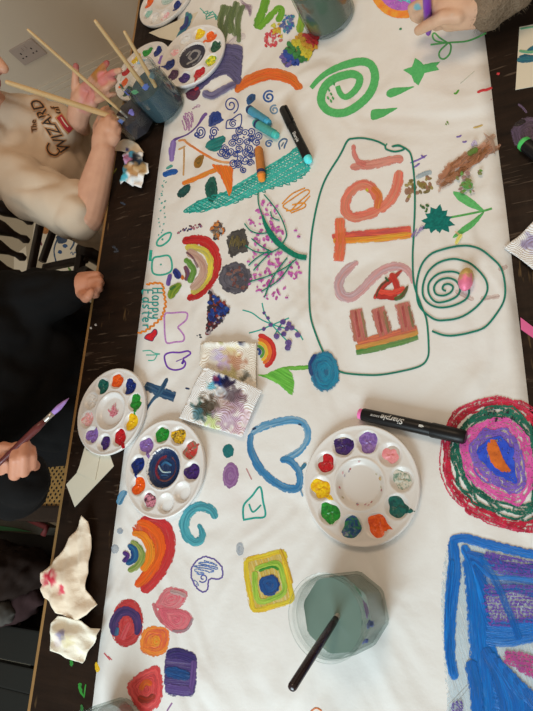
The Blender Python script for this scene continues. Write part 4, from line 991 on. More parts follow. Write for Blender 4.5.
def f2(s):
    s.ell(0, 0, 34, 34, (22, 46, 76), (14, 30, 60)); s.stroke([(-16, 16), (-22, 0), (-14, -17), (4, -23), (18, -14)], 8, (130, 70, 60), (60, 30, 40), .9)
    s.stroke([(-14, 14), (0, 20), (16, 12), (20, -4)], 7, (170, 40, 44), (90, 30, 40), .7); s.stroke([(-8, -10), (-4, 6), (8, 14)], 3, (190, 200, 206), (60, 90, 120), .9); s.stroke([(2, -12), (10, 0), (6, 8)], 4, (60, 110, 140), (22, 50, 90), .9); s.stroke([(-12, -4), (-8, 10)], 3, (60, 90, 120), None, .8)
palette((163.5, 468), (162.7, 434.6), ['green', 'lavender', 'navy blue', 'orange', ('pink and black', .9), None, None, 'dark purple', 'red and grey', 'yellow and black'], 1,
        'white palette on the paper edge with a dark blue swirl in its middle', z=PZ, smear=center_art(f2, 'dark blue swirled paint'))
def f3(s):
    for k in range(16):
        t = random.uniform(0, 6.28); r = random.uniform(24, 30); s.stroke([(r * math.cos(t), r * math.sin(t)), ((r - 1) * math.cos(t + .15), (r - 1) * math.sin(t + .15))], 2.0, random.choice([(206, 120, 130), (214, 150, 140), (226, 190, 150), (190, 60, 70), (150, 130, 140)]), None, .7)
    s.stroke([(10, -26), (15, -24)], 4, (214, 160, 80), None, .8)
palette((359.5, 484), (369, 439), ['lavender', 'dark purple', ('red', .9), 'yellow', 'green', 'blue and green', 'orange', ('teal', .95), ('grubby white', .9), ('pink', .8)], 1,
        'white palette in front of the black marker, its middle well empty', z=PZ, smear=center_art(f3, 'dried paint flecks'))
def f4(s):
    s.ell(0, 0, 35, 34, (52, 44, 52), (40, 36, 44)); s.stroke([(-16, 12), (-4, -8), (12, -12), (18, 4), (4, 12), (-6, 2)], 6, (176, 160, 142), (120, 106, 100), .95); s.stroke([(-20, -4), (-14, -16), (4, -20)], 4.4, (180, 168, 156), (100, 92, 100), .9); s.stroke([(6, 20), (14, 16), (20, 12)], 3, (190, 176, 160), None, .8)
palette((142, 71), (150, 45), ['green', 'yellow', 'red', 'orange', 'dark green', None, None, 'dark purple', ('lavender', .95), 'navy blue'], 1,
        'white palette mostly hidden behind the tall blue-water jar', z=PZ)
palette((191.5, 55.5), (201, 31), ['yellow', ('white', .9), ('pink and white', .8), 'navy blue', 'plum', 'dark purple', 'red', 'yellow and green', 'dark green', 'orange'], 1,
        'white palette with charcoal paint in its middle, propped on the rim of its neighbour', z=PZ + 0.0075, tilt=((0.25, 1, 0), 0.10), smear=center_art(f4, 'charcoal paint mess'))
def f5(s): s.ell(-3, -6, 24, 20, (150, 180, 160), (200, 204, 190), a=.8)
palette((166, -2), (149.6, 4), ['orange', ('seafoam', .9), ('white', .8), ('pink and white', .85), 'navy blue', 'dark purple', 'plum', 'red', 'yellow', 'green'], 1,
        'white palette farthest up the table, cut by the top of the picture', z=PZ + 0.001, smear=center_art(f5, 'seafoam paint'))
# ================================================================== jars of water
def pj(P):
    v = [sum(RW[i][k] * (P[k] - (CAMZ if k == 2 else 0)) for k in range(3)) for i in range(3)]
    return (CX + F * v[0] / -v[2], CY - F * v[1] / -v[2])
def mat_glass():
    m, nt, out = newmat('clear_glass')
    tr = N(nt, 'ShaderNodeBsdfTransparent'); pass
    gl = N(nt, 'ShaderNodeBsdfGlossy'); gl.inputs['Roughness'].default_value = 0.06
    lw = N(nt, 'ShaderNodeLayerWeight'); lw.inputs[0].default_value = 0.5
    fr = N(nt, 'ShaderNodeFresnel'); fr.inputs[0].default_value = 1.22
    nt.links.new(ramp(nt, lw.outputs['Facing'], .55, 1.0, (.97, .985, .98, 1), (.55, .62, .59, 1)), tr.inputs[0])
    n = noi(nt, pos(nt), 60.0, 2.0)
    nt.links.new(bump(nt, n, 0.15, 0.001), gl.inputs['Normal'])
    mx = N(nt, 'ShaderNodeMixShader'); nt.links.new(math_(nt, 'MINIMUM', fr.outputs[0], .20), mx.inputs[0])
    nt.links.new(tr.outputs[0], mx.inputs[1]); nt.links.new(gl.outputs[0], mx.inputs[2]); nt.links.new(mx.outputs[0], out.inputs[0])
    return m
M_GLASS = mat_glass()
def rad(k, seg, R, facets, blend, ph=0.0):
    if not facets or blend <= 0: return R
    th = 2 * PI * k / seg + ph; st = 2 * PI / facets
    d = (th % st) - st / 2
    return R * (1 - blend) + blend * R * 1.03 * math.cos(st / 2) / math.cos(d)
def jar(base, R, H, water, wcol, label, facets=0, ph=0.0, neck=0.93, wat2=None, smears=(), yref=300):
    B = at(base[0], base[1], PZ); B.z = PZ
    root = empty('water_jar', B, label, 'jar', 'glass jars of paint water')
    seg = 48
    def shell(prof):
        vs, fs = [], []
        for z, r, bl in prof:
            for k in range(seg):
                th = 2 * PI * k / seg
                rr = rad(k, seg, r, facets, bl, ph)
                vs.append((rr * math.cos(th), rr * math.sin(th), z))
        return vs
    t = 0.0028
    outer = [(0.0, R * .90, 1), (0.002, R * .97, 1), (0.006, R, 1), (H * .66, R, 1), (H * .74, R * .99, .6), (H * .80, R * neck, .1), (H * .84, R * (neck - .03), 0), (H * .88, R * neck, 0), (H * .92, R * neck, 0), (H * .955, R * (neck + .045), 0), (H * .98, R * (neck + .045), 0), (H * .998, R * (neck + .01), 0)]
    inner = [(H * .995, R * (neck - .045), 0), (H * .90, R * (neck - .06), 0), (H * .80, R * (neck - .06), .1), (H * .70, R - t, .7), (H * .62, R - t, 1), (0.009, R - t, 1), (0.006, R * .80, 1)]
    vs = shell(outer + inner); n = len(outer) + len(inner); fs = []
    for i in range(n - 1):
        for k in range(seg):
            k2 = (k + 1) % seg; fs.append((i * seg + k, i * seg + k2, (i + 1) * seg + k2, (i + 1) * seg + k))
    fs.append(tuple(range(seg))[::-1]); fs.append(tuple((n - 1) * seg + k for k in range(seg)))
    g = mesh_obj('glass', vs, fs, M_GLASS, root, local=True); smooth_by_angle(g, 25)
    prof = [(0.0075, R * .78, 1), (0.0095, R - t - .0005, 1), (water * .5, R - t - .0005, 1), (water, R - t - .0005, 1 if water < H * .66 else .7), (water + .0002, (R - t) * .9, .8), (water, .002, 0)]
    vs = shell(prof); fs = []
    for i in range(len(prof) - 1):
        for k in range(seg):
            k2 = (k + 1) % seg; fs.append((i * seg + k, i * seg + k2, (i + 1) * seg + k2, (i + 1) * seg + k))
    fs.append(tuple(range(seg))[::-1]); fs.append(tuple((len(prof) - 1) * seg + k for k in range(seg)))
    nm = 'murky_water_%d_%d' % (base[0], base[1])
    m, nt, out = newmat(nm)
    n2 = noi(nt, pos(nt), 28.0, 3.0)
    c = mixc(nt, n2, wcol, wat2 or tuple(x * .85 for x in wcol))
    nt.links.new(bsdf(nt, c, 0.22, None, spec=0.4), out.inputs[0])
    w = mesh_obj('water', vs, fs, m, root, local=True, label='murky paint water'); smooth_by_angle(w, 30)
    for (th, z, du, dz, c) in smears:      # dried paint left on the glass near the rim
        vs, fs = [], []
        for i in range(7):
            for k in range(9):
                a = k / 8 * 2 - 1; b_ = i / 6 * 2 - 1
                q = math.hypot(a, b_) or 1; s_ = max(abs(a), abs(b_)) / q
                a, b_ = a * s_, b_ * s_
                T = th + a * du / R * (1 + .25 * math.sin(b_ * 5 + th)); Z = z + b_ * dz + .1 * dz * math.sin(a * 6)
                rr = R * (neck + .028) if Z > H * .78 else R * 1.04
                vs.append((rr * math.cos(T), rr * math.sin(T), Z))
        for i in range(6):
            for k in range(8): fs.append((i * 9 + k, i * 9 + k + 1, (i + 1) * 9 + k + 1, (i + 1) * 9 + k))
        col = tuple(.65 * q + .06 for q in pig(c, yref))
        o = mesh_obj('paint_smear', vs, fs, plain('dried_paint_%d_%d_%d' % c, col, .5, .2, 120), root, local=True)
        s_ = o.modifiers.new('thickness', 'SOLIDIFY'); s_.thickness = .0004
    return root, B
J4, B4 = jar((355, 609), 0.0445, 0.099, 0.064, (0.155, 0.235, 0.205), 'eight-sided glass jar of grey-green water holding a dark brush', 8, 0.2, .97, (0.18, 0.27, 0.235),
     [(0.25, .087, .008, .006, (110, 90, 150)), (-.1, .080, .004, .010, (40, 80, 140)), (-.5, .082, .003, .006, (30, 70, 150)), (.7, .086, .006, .004, (60, 140, 110))], 600)
J1, B1 = jar((168.5, 109.5), 0.0435, 0.104, 0.072, (0.042, 0.078, 0.098), 'large glass jar of dark blue water with two wooden brushes in it', 0, 0, .93, (0.06, 0.10, 0.12),
     [(-1.0, .095, .007, .006, (60, 90, 160)), (-1.6, .099, .008, .005, (70, 140, 80)), (-.4, .098, .007, .006, (90, 120, 120)), (-2.2, .098, .006, .006, (60, 80, 170)), (1.6, .094, .009, .006, (180, 190, 190)), (.6, .094, .006, .005, (80, 90, 160)), (-2.9, .099, .006, .006, (70, 110, 60))], 100)
J2, B2 = jar((143, 128), 0.039, 0.078, 0.048, (0.040, 0.034, 0.040), 'faceted glass jar of dark grey water in front of the cream T-shirt child', 8, 0.1, .93, (0.055, 0.048, 0.055),
     [(-.7, .066, .006, .006, (120, 100, 170)), (-1.5, .066, .006, .005, (80, 100, 150)), (1.2, .069, .008, .005, (60, 80, 150)), (2.6, .069, .006, .006, (40, 110, 100)), (.2, .068, .006, .006, (150, 130, 170))], 100)
J3, B3 = jar((331, 20), 0.047, 0.105, 0.085, (0.075, 0.105, 0.082), 'glass of dark green water cut by the top of the picture', 0, 0, .98, (0.10, 0.13, 0.10), (), 60)
J5, B5 = jar((124, 726), 0.036, 0.078, 0.030, (0.30, 0.30, 0.28), 'clear glass jar just entering at the bottom left corner of the paper', 0, 0, .96)
# ================================================================== brushes
M_BIRCH = plain('pale_birch', (.60, .40, .19), 0.45, 0.10, 40, 0.05)
M_DARKH = plain('dark_brush_lacquer', (0.022, 0.010, 0.014), 0.22, 0.3, 120, spec=0.6)
M_REDH = plain('red_brown_lacquer', (0.12, 0.022, 0.022), 0.3, 0.4, 90, 0.1, spec=0.5)
M_FERR = plain('metal_ferrule', (0.55, 0.52, 0.48), 0.32, 0.1, 40, metallic=0.8)
def brush(p_end, p_tip, R, hmat, bcol, label, prof=None, fer=(0.72, 0.84)):
    "a paint brush from the far end of its handle to the tip of its bristles"
    p0, p1 = Vector(p_end), Vector(p_tip)
    root = empty('paintbrush', p1, label, 'paintbrush')
    a, b_ = p0.lerp(p1, fer[0]), p0.lerp(p1, fer[1])
    pr = prof or [(0, .25), (.006, .55), (.03, .72), (.3, .85), (.75, 1.0), (.93, .85), (1, .7)]
    v, f = lathe(p0, a, [(t, r * R) for t, r in pr], 16); mesh_obj('handle', v, f, hmat, root)
    v, f = lathe(p0.lerp(p1, fer[0] - .012), b_, [(0, .72 * R), (.1, .82 * R), (.5, .8 * R), (.55, .86 * R), (.6, .8 * R), (1, .82 * R)], 16); mesh_obj('ferrule', v, f, M_FERR, root, label='metal ferrule')
    v, f = lathe(b_, p1, [(0, .78 * R), (.35, .95 * R), (.7, .6 * R), (1, .06 * R)], 16); mesh_obj('bristles', v, f, plain('bristles_%d_%d_%d' % bcol, pig(bcol, 300), .7, .25, 300, .2), root)
    return root
def inj(B, dx, dy, z): return B + Vector((dx, dy, z))
brush(at(27, 29, 1.03), inj(B2, .004, -.012, .012), .0036, M_BIRCH, (90, 90, 110), 'thin wooden brush leaning in the grey-water jar, pointing at the wall socket', fer=(.80, .90))
brush(at(5, 81.5, 1.00), inj(B2, .008, -.008, .012), .0060, M_BIRCH, (40, 110, 100), 'thick wooden brush held in the grey-water jar by the cream T-shirt child', fer=(.80, .90))
brush(at(94.5, 20, 0.985), inj(B1, -.008, -.008, .012), .0046, M_BIRCH, (70, 100, 110), 'longer of the two wooden brushes in the blue-water jar', fer=(.80, .90))
brush(at(124, 31, 0.95), inj(B1, .010, -.012, .012), .0042, M_BIRCH, (150, 150, 120), 'shorter of the two wooden brushes in the blue-water jar', fer=(.80, .90))
_e, _w = at(291, 689, 0.915), at(337, 617, PZ + .064)
brush(_e, _w + (_w - _e) * .22, .0047, M_DARKH, (40, 60, 50), 'dark brush leaning out of the eight-sided jar', prof=[(0, .5), (.01, .85), (.03, 1.0), (.5, 1.0), (.9, .9), (1, .8)], fer=(.80, .88))
# ================================================================== markers and crayons
M_BLACKP = plain('black_plastic', (0.008, 0.0075, 0.008), 0.38, 0.1, 30, spec=0.25)
M_WHITEINK = plain('white_print', (0.62, 0.62, 0.60), 0.6, 0.03)
def text_mesh(txt, size, shear=0.0, bold=0.0):
    cu = bpy.data.curves.new('t', 'FONT'); cu.body = txt; cu.size = size; cu.shear = shear; cu.offset = bold; cu.align_x = 'CENTER'; cu.align_y = 'CENTER'; cu.resolution_u = 3
    o = bpy.data.objects.new('t', cu); COL.objects.link(o)
    dg = bpy.context.evaluated_depsgraph_get(); me = bpy.data.meshes.new_from_object(o.evaluated_get(dg))
    bm = bmesh.new(); bm.from_mesh(me)
    bmesh.ops.triangulate(bm, faces=bm.faces[:]); bmesh.ops.subdivide_edges(bm, edges=[e for e in bm.edges if e.calc_length() > size * .25], cuts=1)
    bm.verts.index_update()
    vs = [v.co.copy() for v in bm.verts]; fs = [tuple(v.index for v in f.verts) for f in bm.faces]
    bm.free(); bpy.data.objects.remove(o); bpy.data.curves.remove(cu); bpy.data.meshes.remove(me)
    return vs, fs
def on_cyl(vs, p, d, side, R, along, ang, flip=1):
    "wrap flat text (x along the barrel) on a cylinder about axis d at distance R"
    d = Vector(d).normalized(); up = side.normalized(); s = d.cross(up).normalized(); out = []
    for v in vs:
        th = ang - flip * v.y / R
        out.append(p + d * (along + flip * v.x) + (up * math.cos(th) + s * math.sin(th)) * (R + .00012))
    return out
def marker(pa, pb, R, parts, label, texts=(), name='marker_pen', clip=None):
    """pa..pb on the sheet; parts = [(name, t0, t1, profile, material, label)]"""
    A, B = Vector(pa), Vector(pb)
    root = empty(name, (A + B) / 2 - Vector((0, 0, R)), label, 'marker pen')
    made = {}
    for nm, t0, t1, prof, mt, lb in parts:
        v, f = lathe(A.lerp(B, t0), A.lerp(B, t1), [(t, r * R) for t, r in prof], 28)
        o = mesh_obj(nm, v, f, mt, root, label=lb); smooth_by_angle(o, 35); made[nm] = o
    d = (B - A).normalized(); up = (Vector((0, 0, 1)) - d * d.z).normalized()
    for txt, size, along, ang, flip, host in texts:
        vs, fs = text_mesh(txt, size, .25, size * .02)
        mesh_obj('lettering', on_cyl(vs, A, d, up, R * 1.0, along, ang, flip), fs, M_WHITEINK, made.get(host), label='white lettering')
    if clip:
        t0, t1, ang, host = clip
        s = d.cross(up); n = up * math.cos(ang) + s * math.sin(ang); w = d.cross(n)
        bm = bmesh.new(); q = Matrix((d, w, n)).transposed()
        L = (t1 - t0) * (B - A).length
        add_box(bm, (-L / 2, -.0022, -.0008), (L / 2, .0022, .0008), .0006, q, A.lerp(B, (t0 + t1) / 2) + n * (R + .0016)); add_box(bm, (-.003, -.0022, -.0014), (.003, .0022, .0014), .0005, q, A.lerp(B, t0 + .02) + n * (R + .0006))
        bm_obj('clip', bm, M_BLACKP, made[host])
    return root
M_PINKP = plain('pink_plastic', pig((222, 110, 160), 420), 0.35, 0.05); M_TEALP = plain('turquoise_plastic', pig((90, 206, 196), 150), 0.3, 0.05); M_PURP = plain('purple_plastic', pig((112, 44, 130), 30), 0.3, 0.08); M_GREENP = plain('green_plastic', pig((70, 170, 80), 150), 0.35, 0.05)
RS = 0.0088
marker(at(358.5, 413.5, PZ + RS), at(466, 437.5, PZ + RS), RS, [
    ('end_plug', 0, .05, [(0, .62), (.12, .8), (.9, .86), (1, .86)], M_PINKP, 'pink end plug'),
    ('barrel', .042, .70, [(0, .93), (.02, 1), (.98, 1), (1, .97)], M_BLACKP, None),
    ('cap', .70, 1, [(0, 1.06), (.04, 1.09), (.7, 1.05), (.95, .98), (1, .8)], M_BLACKP, None)],
    'black marker pen with a pink end and white lettering, reaching onto the scribbled disc',
    [('Sharpie', .0105, .0500, -.15, -1, 'barrel'), ('S-NOTE', .0036, .0265, -.1, -1, 'barrel')])
mk = [o for o in COL.objects if o.get('label', '').startswith('black marker pen with a pink')][0]
bar = [c for c in mk.children if c.name.startswith('barrel')][0]
A_, B_ = at(358.5, 413.5, PZ + RS), at(466, 437.5, PZ + RS); d_ = (B_ - A_).normalized(); up_ = (Vector((0, 0, 1)) - d_ * d_.z).normalized()
vs = [Vector(p) for p in ((-.003, -.0016, 0), (.001, -.0018, 0), (.004, -.0002, 0), (.001, .0016, 0), (-.003, .0014, 0))]
mesh_obj('nib_symbol', on_cyl(vs, A_, d_, up_, RS, .0880, -.1), [(0, 1, 2, 3, 4)], M_WHITEINK, bar)
R2 = 0.0080
marker(at(283, 108.5, PZ + R2), at(309.5, 162, PZ + R2), R2, [
    ('cap', 0, .34, [(0, .8), (.05, .98), (.95, 1.06), (1, 1.06)], M_BLACKP, None),
    ('barrel', .33, .93, [(0, .98), (.95, 1), (1, .97)], M_BLACKP, None),
    ('end_plug', .92, 1.0, [(0, .92), (.5, .92), (.8, .8), (1, .5)], M_TEALP, 'bright turquoise end plug')],
    'black marker pen with a turquoise end, beside the crayons', [('Sharpie', .0085, .085, .15, 1, 'barrel')], clip=(.03, .30, -.9, 'cap'))
R3 = 0.0095
marker(at(522, 142, TZ + R3), at(565, 176, TZ + R3), R3, [
    ('end_plug', 0, .10, [(0, .75), (.3, .98), (1, 1.0)], M_GREENP, 'green end'),
    ('barrel', .09, 1, [(0, .97), (1, 1)], M_BLACKP, None)], 'black pen with a green end on the purple stain at the table edge')
def crayon(p, q, R, col, band, label, bandpos):
    A, B = at(*p, PZ + R), at(*q, PZ + R)
    root = empty('crayon', (A + B) / 2 - Vector((0, 0, R)), label, 'crayon', 'crayons on the paper')
    v, f = lathe(A, B, [(0, .70 * R), (.02, .82 * R), (.97, .84 * R), (1, .6 * R)], 20); o = mesh_obj('wax_stick', v, f, plain('wax_%d_%d_%d' % col, pig(col, 130), .5, .12, 90, .1), root); smooth_by_angle(o)
    w = tuple(int(x * .72 + 18) for x in col)
    v, f = lathe(A.lerp(B, .06), A.lerp(B, .86), [(0, R), (1, R)], 20); o = mesh_obj('paper_wrapper', v, f, plain('wrap_%d_%d_%d' % col, pig(w, 130), .7, .3, 160), root); smooth_by_angle(o)
    v, f = lathe(A.lerp(B, bandpos), A.lerp(B, bandpos + .09), [(0, R * 1.02), (1, R * 1.02)], 20); o = mesh_obj('band', v, f, plain('navy_band', pig(band, 130), .6, .1), root, label='navy printed band'); smooth_by_angle(o)
crayon((248, 108.5), (269.5, 123.5), .0078, (66, 150, 172), (34, 44, 76), 'light blue crayon beside the navy spiral, nearer the top', .06)
crayon((254.5, 122.5), (277.5, 136), .0078, (70, 170, 150), (34, 44, 76), 'sea green crayon lying just below the light blue one', .10)
crayon((258.5, 148), (262, 180.5), .0078, (224, 124, 40), (34, 34, 70), 'orange crayon lying on the teal scribble', .72)
# small foil egg
E0, E1 = at(467.5, 268, PZ + .009), at(464, 291, PZ + .009)
m, nt, out = newmat('pink_and_gold_foil')
g = N(nt, 'ShaderNodeSeparateXYZ'); nt.links.new(pos(nt, obj=True), g.inputs[0])
nz = noi(nt, pos(nt, obj=True), 160, 3)
cc = mixc(nt, mapr(nt, math_(nt, 'ADD', g.outputs[1], mapr(nt, nz, .3, .7, -.005, .005)), -.003, .004), pig((216, 110, 130), 280), pig((196, 160, 90), 280))
nt.links.new(bsdf(nt, cc, .45, bump(nt, nz, .5, .002), metallic=.2), out.inputs[0])
v, f = lathe(E0, E1, [(0, .001), (.03, .0035), (.12, .0068), (.3, .0092), (.5, .0098), (.7, .0092), (.88, .0064), (.97, .003), (1, .001)], 24)
eg = mesh_obj('foil_egg', v, f, m, None, origin=(E0 + E1) / 2); tag(eg, 'tiny shiny egg, half gold and half pink, on the green spiral', 'egg')
# ================================================================== tissues, napkins and cards
def mat_tissue(name, wave=0.0):
    m, nt, out = newmat(name)
    c = N(nt, 'ShaderNodeAttribute', attribute_name='pigment')
    n = noi(nt, pos(nt), 500.0, 3.0); h = n
    if wave:
        w = N(nt, 'ShaderNodeTexWave', wave_type='RINGS', rings_direction='Z'); w.inputs['Scale'].default_value = wave; w.inputs['Distortion'].default_value = 3.0; w.inputs['Detail'].default_value = 1.0; w.inputs['Detail Scale'].default_value = 0.6
        mp = pos(nt); nt.links.new(mp, w.inputs['Vector'])
        v = N(nt, 'ShaderNodeTexVoronoi'); v.inputs['Scale'].default_value = 34; nt.links.new(mp, v.inputs['Vector'])
        w2 = math_(nt, 'SINE', math_(nt, 'MULTIPLY', v.outputs['Distance'], 75.0))
        h = math_(nt, 'ADD', math_(nt, 'MULTIPLY', w2, .5), math_(nt, 'MULTIPLY', n, .2))
    nt.links.new(bsdf(nt, c.outputs['Color'], .9, bump(nt, h, .6 if wave else .35, .0015), spec=.1), out.inputs[0])
    return m
M_TISSUE, M_NAPKIN = mat_tissue('soft_tissue'), mat_tissue('embossed_kitchen_paper', 3.0)
def sheet(name, poly, z0, hf, cf, mat, label, cat, group=None, gap=1.6, thick=.0006):
    "a creased sheet: outline as it lies, hf gives the height of the folds, cf the stains"
    P = [q for A, B in zip(poly, poly[1:] + poly[:1]) for q in catmull([A, B], gap)[:-1]]
    pts = [Vector(p) for p in P]; n = len(pts)
    xs = [p[0] for p in P]; ys = [p[1] for p in P]
    y = min(ys)
    while y < max(ys):
        x = min(xs)
        while x < max(xs):
            q = (x + random.uniform(-.3, .3) * gap, y + random.uniform(-.3, .3) * gap)
            if inside(q, P) and min(math.dist(q, p) for p in P) > gap * .6: pts.append(Vector(q))
            x += gap
        y += gap
    res = delaunay_2d_cdt(pts, [], [list(range(n))], 1, 1e-6)
    vs2, fs = res[0], res[2]
    vs = []; cols = []
    for v in vs2:
        w = at(v.x, v.y, z0)
        vs.append(w + Vector((0, 0, max(0.0003, hf(v.x, v.y, w))))); cols.append(pig(cf(v.x, v.y), v.y))
    cen = sum(vs, Vector()) / len(vs)
    o = mesh_obj(name, vs, fs, mat, None, origin=(cen.x, cen.y, z0))
    a_ = o.data.attributes.new('pigment', 'FLOAT_COLOR', 'POINT'); a_.data.foreach_set('color', [x for c in cols for x in (*c, 1)])
    if o.data.polygons[0].normal.z < 0: o.data.flip_normals()
    s_ = o.modifiers.new('thickness', 'SOLIDIFY'); s_.thickness = thick; s_.offset = 1
    return tag(o, label, cat, group)
def crumple(w, sc, seed, n=5):
    r = random.Random(seed); h = 0
    for k in range(n):
        a = r.uniform(0, PI); f = sc * r.uniform(.6, 1.5)
        q = (w.x * math.cos(a) + w.y * math.sin(a)) * f + r.uniform(0, 1) + .35 * noise.noise(Vector((w.x * 14, w.y * 14, seed + k)))
        h += abs((q % 1) * 2 - 1) / n
    return h
def fold(w, sc, seed): return abs(noise.noise(Vector((w.x * sc + seed, w.y * sc, seed * 1.7))))
def stainmix(base, stains, x, y):
    c = list(base)
    for (sx, sy, r, col, k) in stains:
        d = math.dist((x, y), (sx, sy)) / (r * 1.25)
        nn = noise.noise(Vector((x * .22, y * .22, sx * .37))) * .9
        t = min(1, k * 1.25) * max(0.0, min(1.0, (1.15 - d + nn) * 1.8))
        c = [p + (q - p) * t for p, q in zip(c, col)]
    return tuple(c)
WHT = (232, 224, 212)
GT = 'crumpled paper tissues'
st1 = [(138, 164, 6, (36, 36, 40), .95), (131, 163, 4, (190, 120, 150), .8), (129, 172, 4, (40, 110, 130), .8), (127, 180, 4, (50, 140, 150), .7), (137, 174, 5, (170, 120, 70), .75), (145, 168, 4, (40, 50, 60), .8), (147, 173, 5, (170, 130, 80), .7), (140, 182, 4, (190, 190, 190), .5), (136, 158, 3, (80, 150, 170), .7), (129.5, 151, 1.5, (40, 50, 120), .9)]
sheet('crumpled_tissue', [(114, 152), (118, 145), (125, 141), (132, 140.5), (140, 146), (147, 156), (148, 166), (153, 168), (153, 176), (149, 178), (145, 191), (136, 189), (128, 184), (124, 187), (123, 183), (129, 172), (130, 166), (127, 160), (131, 154), (123, 153)], TZ,
      lambda x, y, w: .004 + (.015 * crumple(w, 40, 3, 7)) * (1 if y > 155 else .25) + .010 * max(0, 1 - math.dist((x, y), (138, 170)) / 18), lambda x, y: stainmix((226, 196, 160) if y < 156 else (236, 230, 220), st1, x, y), M_TISSUE, 'paint-smeared crumpled tissue beside the grey-water jar', 'tissue', GT, 1.3)
st2 = [(60, 577, 5, (190, 40, 60), .75), (53, 583, 3, (200, 60, 80), .6), (70, 588, 4, (206, 60, 80), .7), (79, 531, 1.6, (230, 110, 80), .9)]
sheet('crumpled_tissue', [(46, 576), (52, 571), (60, 562), (66, 555), (74, 541), (81, 531), (84, 521), (89, 516), (93, 522), (96, 535), (96, 550), (93, 575), (92, 589), (98, 597), (104, 604), (94, 613), (84, 619), (74, 617), (62, 612), (59, 603), (51, 597), (49, 588), (51, 584)], TZ,
      lambda x, y, w: .003 + .020 * crumple(w, 24, 11, 7) + .010 * max(0, 1 - math.dist((x, y), (66, 580)) / 26), lambda x, y: stainmix((224, 208, 186), st2, x, y), M_TISSUE, 'long crumpled white tissue with red stains hanging at the table edge', 'tissue', GT, 1.5)
st3 = [(71, 634, 4, (120, 120, 170), .55), (76, 640, 5, (206, 196, 150), .5), (66, 640, 4, (200, 190, 200), .4)]
sheet('crumpled_tissue', [(57, 624), (64, 615), (76, 617), (88, 620), (96, 627), (105, 628), (103, 637), (96, 648), (89, 662), (81, 660), (72, 655), (59, 649), (57, 640)], TZ,
      lambda x, y, w: .004 + .018 * crumple(w, 28, 17, 7) + .006 * max(0, 1 - math.dist((x, y), (72, 640)) / 20), lambda x, y: stainmix((234, 226, 210), st3, x, y), M_TISSUE, 'small crumpled tissue with faint grey smudges, just below the red-stained one', 'tissue', GT, 1.4)
GN = 'squares of embossed kitchen paper'
stb = [(226, 362, 9, (190, 160, 196), .6), (232, 356, 7, (214, 190, 120), .5), (238, 363, 7, (180, 120, 90), .6), (218, 356, 5, (190, 180, 200), .4), (230, 376, 8, (190, 180, 120), .6), (246, 377, 4, (80, 80, 70), .6), (243, 343, 3, (60, 60, 80), .7), (224, 342, 3, (150, 140, 80), .6)]
sheet('kitchen_paper', [(201, 344), (213, 342.5), (228, 344), (245, 343), (257.5, 343), (257, 365), (258, 390), (235, 392), (215, 382), (200, 366)], PZ + .0004,
      lambda x, y, w: .0015 + .005 * fold(w, 14, 21) + (.010 * max(0, 1 - abs(y - 344) / 4) * (.4 + fold(w, 40, 2)) if 205 < x < 250 else 0), lambda x, y: stainmix((226, 212, 192), stb, x, y), M_NAPKIN, 'square of kitchen paper with lilac marks, tucked under another', 'kitchen paper', GN, 1.6)
sta = [(222, 382, 5, (24, 44, 110), .95), (228, 383, 4, (30, 30, 60), .9), (232, 386, 5, (50, 40, 60), .8), (213, 388, 4, (90, 170, 190), .7), (219, 380, 3, (150, 30, 50), .5), (206, 410, 8, (52, 76, 66), .75), (200, 414, 6, (70, 110, 120), .6), (213, 406, 9, (80, 66, 52), .7), (216, 424, 6, (200, 214, 140), .7), (230, 418, 10, (180, 150, 170), .6), (239, 408, 8, (176, 140, 160), .6), (243, 398, 6, (120, 90, 96), .6), (228, 402, 8, (160, 130, 120), .5), (236, 395, 7, (90, 74, 80), .6), (248, 420, 6, (200, 160, 180), .4), (224, 394, 5, (180, 190, 196), .5), (240, 430, 5, (196, 150, 170), .5)]
sheet('kitchen_paper', [(206.5, 367.5), (225, 375), (245, 383), (265, 391.5), (258, 407), (251, 423), (245, 438), (225, 432), (203, 426), (182, 419), (190, 402), (198, 384)], PZ + .0016,
      lambda x, y, w: .006 + .006 * fold(w, 16, 31) + .0012 * fold(w, 60, 13), lambda x, y: stainmix((234, 226, 214), sta, x, y), M_NAPKIN, 'square of kitchen paper covered in dark paint blots, lying uppermost', 'kitchen paper', GN, 1.4)
str_ = [(531, 243, 7, (130, 110, 140), .6), (545, 250, 12, (150, 130, 150), .5)]
sheet('kitchen_paper', [(504, 249), (510, 244), (521, 236), (533, 225), (548, 214), (566, 228), (566, 290), (548, 284), (533, 272), (520, 261)], TZ,
      lambda x, y, w: .003 + .009 * fold(w, 18, 41), lambda x, y: stainmix((228, 222, 216), str_, x, y), M_NAPKIN, 'corner of kitchen paper with a grey stain, on the bare wood past the paper sheet', 'kitchen paper', GN, 2.0)
M_CARD = plain('cream_card', (0.74, 0.68, 0.54), .7, .03, 8); M_PINKC = plain('pink_paper', pig((206, 90, 130), 320), .7, .1, 60)
def flat_card(name, poly, z, mat, label, cat, h=.0008, group=None):
    vs = [at(x, y, z) for x, y in poly]; n = len(vs)
    up = [v + Vector((0, 0, h)) for v in vs]
    fs = [tuple(range(n))[::-1], tuple(range(n, 2 * n))] + [(i, (i + 1) % n, n + (i + 1) % n, n + i) for i in range(n)]
    cen = sum(vs, Vector()) / n
    bm = bmesh.new(); q = [bm.verts.new(v) for v in vs + up]
    for f in fs: bm.faces.new([q[i] for i in f])
    o = bm_obj(name, bm, mat, None, origin=cen); tag(o, label, cat, group); return o
fc = flat_card('folded_card', [(87, 440), (107, 446), (114, 466), (95, 486), (75, 507), (66.5, 484.5), (78, 472)], TZ, M_CARD, 'cream folded card sticking out from under the palette on bare wood', 'card')
q = [at(x, y, TZ + .001) + Vector((0, 0, dz)) for x, y, dz in ((78, 472.5, .002), (95.5, 481, .0006), (100.5, 455, .0006), (86, 450, .0006))]
